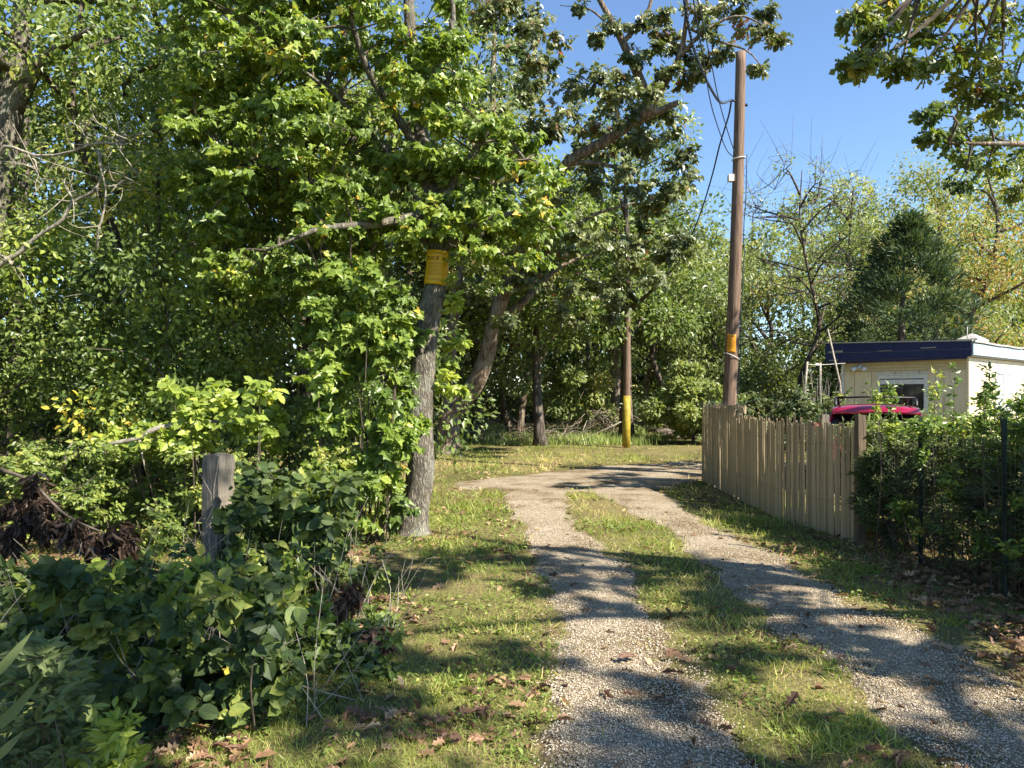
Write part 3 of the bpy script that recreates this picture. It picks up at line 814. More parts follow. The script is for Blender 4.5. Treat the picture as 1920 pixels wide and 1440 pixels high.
def side_oaks():
    rng = np.random.default_rng(23)
    # near one: leaves hang into the top right corner
    C = []; R = []
    for x, y, d, s in [(1600, 30, 5.6, .16), (1640, 15, 5.8, .2), (1640, 60, 5.5, .16), (1600, 110, 5.5, .12), (1660, 105, 5.6, .2), (1620, 120, 5.4, .15), (1690, 120, 5.6, .15),
                       (1700, 30, 5.9, .25), (1750, 60, 6.0, .28), (1740, 110, 5.8, .22), (1800, 20, 6.2, .35), (1790, 90, 6.0, .25), (1850, 60, 6.2, .4), (1820, 140, 6.1, .22),
                       (1880, 120, 6.2, .35), (1900, 20, 6.3, .4), (1840, 170, 6.2, .22), (1890, 190, 6.3, .28), (1760, 5, 6.2, .3), (1680, -30, 6.0, .3)]:
        C.append(px(x, y, d * .84)); R.append([s * .84, s * .84, s * .6])
    for i in range(138):
        a = rng.uniform(0, 6.283); r = math.sqrt(rng.uniform(0.02, 1)); z = rng.uniform(3.6, 10.5)
        e = 4.6 * math.sqrt(max(.15, 1 - ((z - 6.6) / 5.0) ** 2))
        x, y = 7.3 + math.cos(a) * r * e * 1.35, -0.2 + math.sin(a) * r * e * 1.05
        if in_frame(np.array([[x, y, z]]), -60)[0] and y > 0: continue
        if y + .53 * z > 7.1: continue
        C.append([x, y, z]); s = rng.uniform(.35, .7); R.append([s, s, s * .6])
    for i in range(16):
        C.append([rng.uniform(2.2, 6.6), rng.uniform(-1.2, 2.0), rng.uniform(4.4, 7.6)]); s = rng.uniform(.3, .6); R.append([s, s, s * .6])
    side_oak('oak_tree', 'pin oak right of the drive with lobed leaves hanging into the top right corner', (8.8, 2.6), 9.5, .30,
             [(3.4, [(7, 3.6, 4.4), (4.8, 4.4, 4.7), (3.1, 4.7, 4.5)]), (4.5, [(7, 4.0, 5.4), (4.8, 5.0, 5.0), (3.8, 5.2, 4.7)]), (5, [(7, 2, 6.5), (5, 1.2, 7)]), (6, [(9, 0, 7.5), (9.5, -2, 8)]),
              (5, [(11, 3, 6.5), (12.6, 3, 7)]), (4, [(8, 0, 5), (6.5, -2, 5.5)]), (6.5, [(8, 3, 8.5), (7, 4, 9.5)])],
             C, R, 24, .082, 13, 10, 260, (.52, .10, .16), 20)
    # farther one: dark boughs on the right edge
    C = []; R = []
    for x, y, d, s in [(1740, 215, 10, .25), (1770, 200, 10.2, .3), (1745, 250, 10, .22), (1790, 255, 10.3, .4), (1830, 220, 10.4, .45), (1870, 250, 10.6, .55), (1810, 300, 10.3, .3), (1850, 310, 10.5, .4),
                       (1900, 300, 10.8, .5), (1890, 200, 10.8, .5), (1800, 340, 10.3, .22), (1910, 350, 10.8, .35), (1870, 160, 10.8, .4)]:
        C.append(px(x, y, d)); R.append([s, s, s * .65])
    for i in range(26):
        a = rng.uniform(0, 6.283); r = math.sqrt(rng.uniform(0.02, 1)); z = rng.uniform(3.6, 9.5)
        e = 3.6 * math.sqrt(max(.15, 1 - ((z - 6.4) / 4.4) ** 2))
        x, y = 11.4 + math.cos(a) * r * e, 11.0 + math.sin(a) * r * e * .75
        if in_frame(np.array([[x, y, z]]), -40)[0] and x / y < .60: continue
        C.append([x, y, z]); s = rng.uniform(.35, .65); R.append([s, s, s * .6])
    side_oak('oak_tree', 'oak at the right edge with dark drooping boughs in front of the orange tree', (11.6, 11.2), 8.5, .26,
             [(3.2, [(9.5, 10.6, 4.6), (7.6, 10.3, 5.0), (5.9, 10.1, 5.0)]), (4, [(9.5, 10.8, 5.6), (7.2, 10.6, 5.8)]), (4.5, [(10, 12, 6), (9, 13, 6.5)]), (5, [(13, 11, 6.5), (14, 11, 7)]), (5, [(11.5, 9.5, 6.5), (11, 8.6, 7)])],
             C, R, 25, .13, 11, 11, 120, (.4, .16, .15), 13)
side_oaks()

# --- wood edge on the left
generic_tree('old_tree', 'thick grey trunk cut by the top left corner of the wood', 'tree', (-6.9, 9.9), 12, 2.6, 5.6, .34, M['under'], M['bark'], .10, 5000, 31, T_OVATE,
             trunk_pts=[A(-7.6, 10, -.1), A(-7.35, 10, 1.5), A(-7.1, 10, 3.2), A(-6.75, 10, 5.2), A(-6.55, 10, 6.8), A(-6.6, 10.2, 11)], clump=.7)
LE = [
    ('black_cherry_tree', 'slender tree with small pale leaves above the bleached dead branches', (-5.9, 10.6), 9.5, 1.9, .9, .10, 'under', .08, 12000, T_DIA, (.62, .15, .15)),
    ('sapling_tree', 'bright yellow-green sapling crown in the middle of the left thicket', (-4.6, 9.6), 4.9, 1.25, .6, .06, 'bitter', .085, 6000, T_OVATE, (.5, .15, .15)),
    ('hickory_tree', 'tall leafy tree rising behind the maple at the top of the picture', (-3.2, 12.5), 12, 2.6, 2.0, .16, 'under', .105, 15000, T_DIA, (.5, .16, .15)),
    ('thicket_tree', 'dense small-leaved tree at the left edge below the dead branches', (-6.6, 9.2), 3.9, 1.6, .3, .07, 'under', .065, 11500, T_DIA, (.6, .16, .18)),
    ('thicket_tree', 'dark leafy young tree between the dead branches and the weathered post', (-4.0, 8.9), 3.2, 1.35, .2, .05, 'under', .065, 7500, T_DIA, (.32, .14, .14)),
    ('thicket_tree', 'mid-green young tree behind the vine shrub and left of the notice trunk', (-2.9, 10.2), 5.2, 1.5, .3, .07, 'under', .09, 7500, T_DIA, (.42, .16, .15)),
    ('black_cherry_tree', 'tall pale-leaved tree filling the top left between trunk and maple', (-5.2, 12.2), 11.5, 2.4, 2.4, .13, 'under', .10, 15000, T_DIA, (.66, .14, .15)),
    ('elm_tree', 'tall shaded tree whose crown closes the gap behind the bent oak', (-1.2, 25), 14, 3.4, 3.5, .2, 'wood', .19, 11000, T_DIA, (.4, .16, .15)),
]
for i, (nm, lb, b, h, cr, z0, tr, mt, sz, n, t, ti) in enumerate(LE):
    generic_tree(nm, lb, 'tree', b, h, cr, z0, tr, M[mt], M['bark_dark'], sz, n, 200 + i, t, tint=ti, clump=cr * .36, nlimb=11, clumps=4, group=None)

# --- trees at the far end of the drive (trunks visible)
def straight(x, yb, yt, d, lean=0):
    b = px(x, yb, d); b[2] = float(gz(b[0], b[1])) - .05
    return b
FAR = [
    ('young_tree', 'thin dark upright tree just right of the bent oak', (890, 832), 25, 8, 1.8, 4.2, .11, (0.3, 0), 'wood', (.5, .15, .15)),
    ('leaning_tree', 'tree with a pale trunk leaning to the right above the brush pile', (972, 822), 27, 9, 2.2, 4.6, .15, (2.6, 0), 'wood', (.55, .15, .15)),
    ('young_tree', 'short straight dark trunk left of the leaning one, in its shade', (961, 822), 27.6, 8, 1.6, 4.4, .13, (-.2, 0), 'wood', (.4, .15, .15)),
    ('maple_tree', 'stout upright tree standing in the grass between bent oak and far pole', (1014, 838), 23, 8.5, 2.3, 3.3, .17, (.1, 0), 'under', (.5, .15, .15)),
    ('gnarled_tree', 'gnarled reddish trunk directly left of the yellow-based pole', (1160, 812), 29, 10, 2.4, 4.0, .28, (-.3, 0), 'wood', (.5, .15, .15)),
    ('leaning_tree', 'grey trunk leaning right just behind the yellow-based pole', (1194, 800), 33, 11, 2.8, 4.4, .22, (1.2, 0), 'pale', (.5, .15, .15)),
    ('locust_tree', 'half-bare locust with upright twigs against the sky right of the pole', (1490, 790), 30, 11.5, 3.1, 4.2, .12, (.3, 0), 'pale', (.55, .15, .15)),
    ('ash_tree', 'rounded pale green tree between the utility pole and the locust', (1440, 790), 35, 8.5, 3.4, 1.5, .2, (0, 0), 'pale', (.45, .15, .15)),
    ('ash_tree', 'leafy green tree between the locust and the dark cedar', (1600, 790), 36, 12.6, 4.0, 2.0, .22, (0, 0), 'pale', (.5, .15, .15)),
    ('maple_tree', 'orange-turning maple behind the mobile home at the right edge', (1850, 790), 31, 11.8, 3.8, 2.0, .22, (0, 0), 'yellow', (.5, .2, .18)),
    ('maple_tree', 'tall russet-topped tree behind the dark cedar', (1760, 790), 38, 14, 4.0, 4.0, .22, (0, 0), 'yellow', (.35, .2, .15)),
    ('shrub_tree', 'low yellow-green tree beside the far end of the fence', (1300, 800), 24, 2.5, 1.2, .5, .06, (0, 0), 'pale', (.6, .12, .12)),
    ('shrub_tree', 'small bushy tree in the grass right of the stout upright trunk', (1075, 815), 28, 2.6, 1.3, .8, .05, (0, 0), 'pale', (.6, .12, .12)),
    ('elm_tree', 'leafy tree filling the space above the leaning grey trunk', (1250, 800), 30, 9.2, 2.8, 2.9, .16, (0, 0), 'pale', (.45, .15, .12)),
    ('oak_tree', 'tall dense tree behind the heavy limb and the far pole', (1175, 800), 26, 11.2, 3.0, 4.2, .24, (0, 0), 'under', (.4, .15, .12)),
    ('elm_tree', 'shaded tree behind the lower part of the near utility pole', (1345, 790), 32, 7.2, 2.7, 1.2, .15, (0, 0), 'wood', (.5, .15, .12)),
]
for i, (nm, lb, (x, y), d, h, cr, z0, tr, lean, mt, ti) in enumerate(FAR):
    b = px(x, y, d)
    loc = nm == 'locust_tree'
    generic_tree(nm, lb, 'tree', (b[0], b[1]), h, cr, z0, tr, M[mt], M['bark_oak' if nm in ('leaning_tree', 'gnarled_tree') else 'bark_dark'], .17 if not loc else .13,
                 2300 if loc else 9000, 300 + i, T_DIA, lean=lean, tint=ti, clump=cr * (.34 if not loc else .22), nlimb=18 if loc else 10, clumps=4, twig=loc)

# --- the dark cedar
def cedar():
    rng = np.random.default_rng(41)
    b = px(1690, 800, 26.5); b[2] = 0
    root = thing('cedar_tree', 'dark green conical cedar standing behind the mobile home', 'tree', tuple(b))
    G().tube([b, b + A(0, 0, 3.5), b + A(.1, 0, 7.3)], [.2, .13, .02], 8).build('trunk', M['bark_dark'], root, True)
    C = []; R = []
    for i in range(210):
        z = rng.uniform(.4, 7.6); r = 3.0 * (1 - (z / 8.2) ** 1.7)
        a = rng.uniform(0, 6.28); q = rng.uniform(.55, 1)
        q *= rng.uniform(.85, 1.25); C.append(b + A(math.cos(a) * r * q, math.sin(a) * r * q, z + .25 * q)); s = rng.uniform(.25, .6); R.append([s, s, s * .55])
    P, D, N, S, T = cloud(rng, C, R, 70, .25, tint=(.55, .25, .15), droop=-.5, up=.2)
    D = D + UP * .6 + unit((P - b) * A(1, 1, 0)) * .8
    g = G(); add_leaves(g, T_SLIM, P, D, N, S, T)
    g.build('crown', M['cedar'], root)
cedar()

# ------------------------------------------------------------------ shrubs and vines
def shrub(name, label, cat, base, C, R, mat, t, size, ntw, nl, seed, tint=(.5, .15, .14), k=0, stems=10, stem_r=.008, droop=.35, up=.7, part='leaf', stem_mat='twig', hang=0, scat=.5, sizevar=.35):
    rng = np.random.default_rng(seed)
    b = A(base[0], base[1], float(gz(*base)) - .02)
    root = thing(name, label, cat, tuple(b))
    C = np.array(C, float); R = np.array(R, float)
    (P, D, N, S, T), (B, E) = sprays(rng, C, R, ntw, nl, size, tint=tint, droop=droop, up=up, hang=hang, scat=scat, sizevar=sizevar)
    ok = P[:, 2] > gz(P[:, 0], P[:, 1]) + .01
    P, D, N, S, T = P[ok], D[ok], N[ok], S[ok], T[ok]
    gs = G(); twigs(gs, B, E, min(.004, stem_r * .6))
    for i in rng.permutation(len(C))[:stems]:
        c = C[i]; s = A(*(b[:2] + (c[:2] - b[:2]) * rng.uniform(.3, .9)), 0); s[2] = float(gz(s[0], s[1])) - .02
        gs.tube(smooth_path([s, s * .4 + c * .6 + rng.normal(0, .06, 3), c], 8), np.linspace(stem_r, stem_r * .4, 8), 5)
    gs.build('stems', M[stem_mat], root, kind='stuff')
    g = G()
    if k: split_out(root, t, P, D, N, S, T, mat, k, g, part)
    else: add_leaves(g, t, P, D, N, S, T)
    g.build('foliage', mat, root, kind='stuff')
    return root

def box_clumps(rng, n, x, y, z, s, sq=.7):
    C = np.stack([rng.uniform(*x, n), rng.uniform(*y, n), rng.uniform(*z, n)], 1)
    r = rng.uniform(*s, n)
    return C, np.stack([r, r, r * sq], 1)

def img_clumps(rng, n, x, y, d, s, sq=.7):
    C = np.array([px(rng.uniform(*x), rng.uniform(*y), rng.uniform(*d)) for _ in range(n)])
    r = rng.uniform(*s, n)
    return C, np.stack([r, r, r * sq], 1)

def plants():
    rng = np.random.default_rng(51)
    # vine shrub wrapped against the notice trunk
    C1, R1 = img_clumps(rng, 72, (590, 755), (500, 970), (7.5, 8.5), (.2, .36))
    C2, R2 = img_clumps(rng, 17, (715, 790), (610, 850), (8.15, 8.45), (.08, .15))
    shrub('vine_shrub', 'tall leafy vine shrub hugging the left side of the notice trunk', 'shrub', (-1.75, 8.2), np.vstack([C1, C2]), np.vstack([R1, R2]), M['maple'], T_MAPLE, .08, 10, 11, 52, (.45, .12, .15), 280, 26, .010, .5, .7)
    C, R = img_clumps(rng, 10, (815, 865), (560, 740), (8.5, 8.9), (.10, .17))
    shrub('climbing_vine', 'bright vine leaves sticking out to the right of the notice trunk', 'vine', (-1.0, 8.7), C, R, M['bitter'], T_OVATE, .085, 8, 8, 53, (.5, .15, .12), 60, 0, .006)
    C, R = img_clumps(rng, 8, (845, 950), (470, 540), (8.2, 8.8), (.12, .2))
    shrub('climbing_vine', 'fine yellow-green sprig beside the yellow notice on the trunk', 'vine', (-.9, 8.8), C, R, M['bitter'], T_OVATE, .05, 8, 9, 54, (.45, .15, .12), 0, 0, .005)
    # sunlit bittersweet mound
    C, R = img_clumps(rng, 26, (270, 520), (725, 830), (7.0, 8.3), (.16, .3))
    Cb, Rb = img_clumps(rng, 8, (200, 300), (800, 850), (7.2, 8.0), (.08, .14))
    shrub('bittersweet_vine', 'sunlit yellow-green vine mounded over the fallen limb above the post', 'vine', (-3.0, 7.8), np.vstack([C, Cb]), np.vstack([R, Rb]), M['bitter'], T_BROAD, .075, 10, 9, 55, (.48, .12, .12), 200, 14, .008)
    # undergrowth behind the post
    C, R = img_clumps(rng, 110, (-40, 640), (840, 1030), (6.8, 9.4), (.18, .34))
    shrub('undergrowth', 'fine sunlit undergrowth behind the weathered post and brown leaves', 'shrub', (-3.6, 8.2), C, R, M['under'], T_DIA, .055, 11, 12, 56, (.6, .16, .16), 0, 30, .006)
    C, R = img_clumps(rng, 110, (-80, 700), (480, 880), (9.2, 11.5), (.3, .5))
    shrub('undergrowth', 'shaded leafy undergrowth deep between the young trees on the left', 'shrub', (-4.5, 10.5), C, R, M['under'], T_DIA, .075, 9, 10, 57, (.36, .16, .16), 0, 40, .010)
    # shaded vines right of the post
    C, R = img_clumps(rng, 60, (425, 640), (880, 1100), (5.2, 6.8), (.12, .24))
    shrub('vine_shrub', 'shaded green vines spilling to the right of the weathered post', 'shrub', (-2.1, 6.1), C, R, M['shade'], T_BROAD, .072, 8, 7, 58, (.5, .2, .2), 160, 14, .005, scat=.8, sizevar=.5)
    C, R = img_clumps(rng, 16, (560, 720), (1010, 1180), (5.6, 6.4), (.10, .18))
    shrub('vine_shrub', 'thin straggly shoots at the foot of the bush left of the notice trunk', 'shrub', (-1.5, 6.0), C, R, M['shade'], T_OVATE, .05, 7, 6, 59, (.6, .18, .16), 40, 14, .004)
    # broad-leaved shrub in the foreground
    C, R = img_clumps(rng, 150, (20, 555), (1075, 1420), (3.4, 5.0), (.07, .17))
    C[:, 2] = np.maximum(C[:, 2], .12)
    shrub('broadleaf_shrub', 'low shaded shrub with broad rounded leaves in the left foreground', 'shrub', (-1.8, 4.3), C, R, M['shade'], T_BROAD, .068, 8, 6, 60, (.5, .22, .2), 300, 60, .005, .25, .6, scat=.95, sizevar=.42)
    C, R = img_clumps(rng, 60, (-40, 420), (1075, 1260), (4.6, 5.6), (.10, .22))
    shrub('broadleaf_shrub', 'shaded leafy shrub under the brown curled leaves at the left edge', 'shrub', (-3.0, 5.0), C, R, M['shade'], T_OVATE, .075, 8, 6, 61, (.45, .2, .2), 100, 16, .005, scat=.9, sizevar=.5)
    # loose shoots that stand out of the mass
    C = []; R = []
    for x, yb, yt, d in [(95, 1180, 1085, 4.4), (190, 1190, 1075, 4.3), (215, 1250, 1150, 4.0), (330, 1170, 1080, 4.5), (380, 1160, 1065, 4.7), (460, 1200, 1060, 4.6), (520, 1230, 1090, 4.4), (560, 1180, 1040, 5.0), (600, 1240, 1130, 4.6), (140, 1320, 1230, 3.7), (300, 1330, 1240, 3.8), (440, 1350, 1260, 3.8)]:
        for k in np.linspace(0, 1, 7):
            C.append(px(x + 14 * k * rng.normal(), yb + (yt - yb) * k, d)); R.append([.05 + .03 * k] * 3)
    shrub('weed_shoots', 'upright leafy shoots standing out of the foreground shrub', 'plant', (-1.9, 4.4), C, R, M['bitter'], T_OVATE, .065, 5, 4, 68, (.45, .2, .18), 120, 24, .004, -.2, .4)
    C, R = img_clumps(rng, 50, (240, 700), (1000, 1330), (4.6, 6.2), (.08, .18))
    C5, R5 = img_clumps(rng, 26, (560, 740), (1140, 1340), (4.0, 5.4), (.05, .12))
    C5[:, 2] = np.clip(C5[:, 2], .05, .22); C = np.vstack([C, C5]); R = np.vstack([R, R5])
    shrub('undergrowth', 'loose mixed weeds between the foreground shrub and the verge grass', 'shrub', (-1.8, 5.4), C, R, M['under'], T_OVATE, .05, 7, 7, 69, (.25, .2, .18), 60, 30, .003, .1, .5)
    r = thing('dry_stalks', 'pale dry stalks leaning through the shaded foreground weeds', 'plant', (-1.8, 4.6, 0))
    g = G()
    for _ in range(130):
        x, y = rng.uniform(-2.8, -.75), rng.uniform(3.6, 6.2); z = float(gz(x, y))
        e = A(x, y, z) + A(rng.normal(0, .3), rng.normal(0, .2), rng.uniform(.25, .75))
        g.tube(smooth_path([A(x, y, z), (A(x, y, z) + e) / 2 + rng.normal(0, .05, 3), e], 6), np.linspace(.0035, .0015, 6), 3)
    g.build('stalks', M['dead_wood'], r, kind='stuff')
    # mugwort, bottom left
    C, R = img_clumps(rng, 20, (0, 130), (1200, 1440), (2.6, 3.1), (.07, .12))
    C[:, 2] = np.maximum(C[:, 2], .08)
    shrub('mugwort_plant', 'grey-green mugwort with cut leaves at the bottom left edge', 'plant', (-1.85, 2.9), C, R, M['mugwort'], T_LANCE, .055, 9, 7, 62, (.5, .18, .15), 140, 14, .004, -.1, .5)
    C, R = img_clumps(rng, 10, (120, 235), (1350, 1470), (2.7, 3.0), (.07, .11))
    C[:, 2] = np.maximum(C[:, 2], .06)
    shrub('mugwort_plant', 'mugwort sprout in the bottom left corner, sunlight put into its leaf colour', 'plant', (-1.6, 2.85), C, R, M['bitter'], T_LANCE, .05, 9, 7, 63, (.5, .14, .12), 120, 8, .004, -.1, .5)  # brighter leaf colour than the other mugwort stands in for sun
    # sword leaves
    root = thing('iris_plant', 'grey-green sword-shaped leaves cut by the lower left edge', 'plant', (-1.78, 2.35, 0))
    for (a, b, c), w in zip([((-60, 1330), (10, 1245), (62, 1182)), ((-70, 1420), (15, 1345), (78, 1272)), ((-60, 1470), (5, 1410), (45, 1370)), ((-80, 1400), (-40, 1250), (-20, 1120))], (.036, .042, .034, .034)):
        p0 = A(-1.8, 2.35, 0); pts = smooth_path([p0, px(*a, 2.42), px(*b, 2.42), px(*c, 2.45)], 14)
        ww = w * np.interp(np.linspace(0, 1, 14), [0, .5, .8, 1], [.7, 1, .7, .02])
        g = G(); s = unit(A(-.66, -.1, .75))
        L = pts - s * ww[:, None] / 2; Rr = pts + s * ww[:, None] / 2; Mi = pts + A(.25, -.9, .2) * ww[:, None] * -.12
        V = np.vstack([L, Mi, Rr]); n = 14; i = np.arange(n - 1)
        q = np.vstack([np.stack([i, i + 1, n + i + 1, n + i], 1), np.stack([n + i, n + i + 1, 2 * n + i + 1, 2 * n + i], 1)])
        g.add(V, q.ravel(), [4] * len(q), .4).build('leaf', M['mugwort'], root, True)
    # hedge on the right
    C, R = box_clumps(rng, 150, (3.97, 4.9), (5.6, 9.6), (.12, 1.2), (.15, .28), .9)
    C3, R3 = box_clumps(rng, 40, (4.15, 5.2), (8.2, 10.2), (.15, 1.15), (.18, .28), .9)
    C4, R4 = box_clumps(rng, 12, (3.66, 3.82), (7.6, 8.0), (.1, 1.0), (.06, .12), 1)
    C = np.vstack([C, C3, C4]); R = np.vstack([R, R3, R4])
    shrub('juniper_shrub', 'feathery juniper growing through the wire fence next to the wooden post', 'shrub', (4.3, 7.2), C, R, M['juniper'], T_SLIM, .08, 16, 11, 64, (.6, .2, .15), 0, 34, .012, .1, .3)
    C, R = box_clumps(rng, 110, (3.95, 5.2), (5.2, 9.2), (1.02, 1.34), (.12, .22), .7)
    shrub('privet_hedge', 'sunlit bright green privet top beside the wooden post', 'hedge', (4.4, 6.8), C, R, M['privet'], T_OVATE, .042, 10, 9, 65, (.6, .16, .16), 120, 20, .006, -.1, .6)
    C, R = box_clumps(rng, 150, (3.95, 5.4), (3.6, 7.0), (.25, 1.5), (.14, .26), .9)
    C3, R3 = box_clumps(rng, 46, (4.1, 5.4), (5.2, 7.4), (1.3, 1.66), (.09, .18), .9)
    C4, R4 = box_clumps(rng, 30, (3.78, 3.9), (4.6, 7.6), (.3, 1.35), (.07, .14), 1)
    C = np.vstack([C, C3, C4]); R = np.vstack([R, R3, R4])
    shrub('privet_hedge', 'tall privet at the right edge behind the wire fence', 'hedge', (4.5, 5.2), C, R, M['privet'], T_OVATE, .042, 10, 9, 66, (.56, .18, .18), 160, 60, .010, -.1, .5)
    C, R = box_clumps(rng, 60, (5.0, 6.9), (6.6, 9.2), (.5, 1.62), (.16, .28), .9)
    shrub('privet_hedge', 'pale sunlit privet branches in front of the mobile home corner', 'hedge', (5.9, 8.2), C, R, M['pale'], T_OVATE, .045, 10, 8, 67, (.55, .16, .16), 0, 40, .010, -.1, .5)  # sunlight painted in: paler leaf colour than the rest of the privet
    # upright shoots
    for i, (x, yb, yt, d) in enumerate([(1752, 830, 700, 6.9), (1785, 820, 690, 7.6), (1880, 800, 690, 6.0), (1640, 800, 735, 7.6), (1672, 800, 730, 8.2), (1840, 810, 720, 7.0)]):
        b = px(x, yb, d); t = px(x + [2, 6, -30, 4, 2, 10][i], yt, d)
        C = np.array([b + (t - b) * k for k in np.linspace(0, 1, 7)]); R = np.full((7, 3), .055)
        lb = ['tallest bright privet shoot standing up before the mobile home wall', 'thin dark privet shoot right of the brightest one', 'arching shoot with rounded leaves near the right edge',
              'short shoot rising beside the car roof', 'shoot standing in front of the end window', 'small shoot against the pale corner of the mobile home'][i]
        shrub('privet_shoot', lb, 'plant', (b[0], b[1]), C, R, M['privet'], T_OVATE, .045, 5, 3, 70 + i, (.85 if i in (0, 3) else .4, .1, .12), 12, 3, .005, -.5, .4)
    # dark hedge beyond the fence, left of the car
    C, R = box_clumps(rng, 50, (4.6, 7.4), (15.2, 17.0), (.4, 1.62), (.25, .42), .8)
    shrub('evergreen_hedge', 'dark evergreen hedge behind the fence left of the car', 'hedge', (6, 16), C, R, M['wood'], T_DIA, .09, 10, 10, 80, (.3, .15, .15), 0, 20, .01)
    C, R = box_clumps(rng, 44, (7.4, 13), (15.5, 19.2), (.3, 1.75), (.3, .5), .8)
    shrub('evergreen_hedge', 'leafy bushes between the car and the mobile home wall', 'hedge', (9.5, 17), C, R, M['under'], T_DIA, .09, 10, 10, 81, (.4, .15, .15), 0, 20, .01)
    # far undergrowth right of the far pole
    C, R = box_clumps(rng, 40, (4, 14), (26, 31), (.2, 1.5), (.5, .9), .8)
    shrub('evergreen_hedge', 'shaded bushes at the foot of the trees beyond the bend', 'shrub', (7, 28), C, R, M['wood'], T_DIA, .16, 9, 9, 82, (.35, .15, .15), 0, 12, .02)
plants()

def tall_grass():
    rng = np.random.default_rng(90)
    n = 26000
    y = rng.uniform(23.2, 34, n); x = rng.uniform(-.12, .30, n) * y
    keep = (fbm(x * .5, y * .5, 12, 3) > .42); x, y = x[keep], y[keep]; n = len(x)
    P = np.stack([x, y, gz(x, y)], 1)
    g = G()
    add_leaves(g, T_BLADE, P, UP + rng.normal(0, .3, (n, 3)), rng.normal(size=(n, 3)), rng.uniform(.14, .34, n), np.clip(rng.normal(.5, .22, n), 0, 1))
    o = g.build('tall_grass', M['tallgrass'], kind='stuff')
    tag(o, 'pale tall grass and weeds growing between the far trunks', 'grass')
tall_grass()

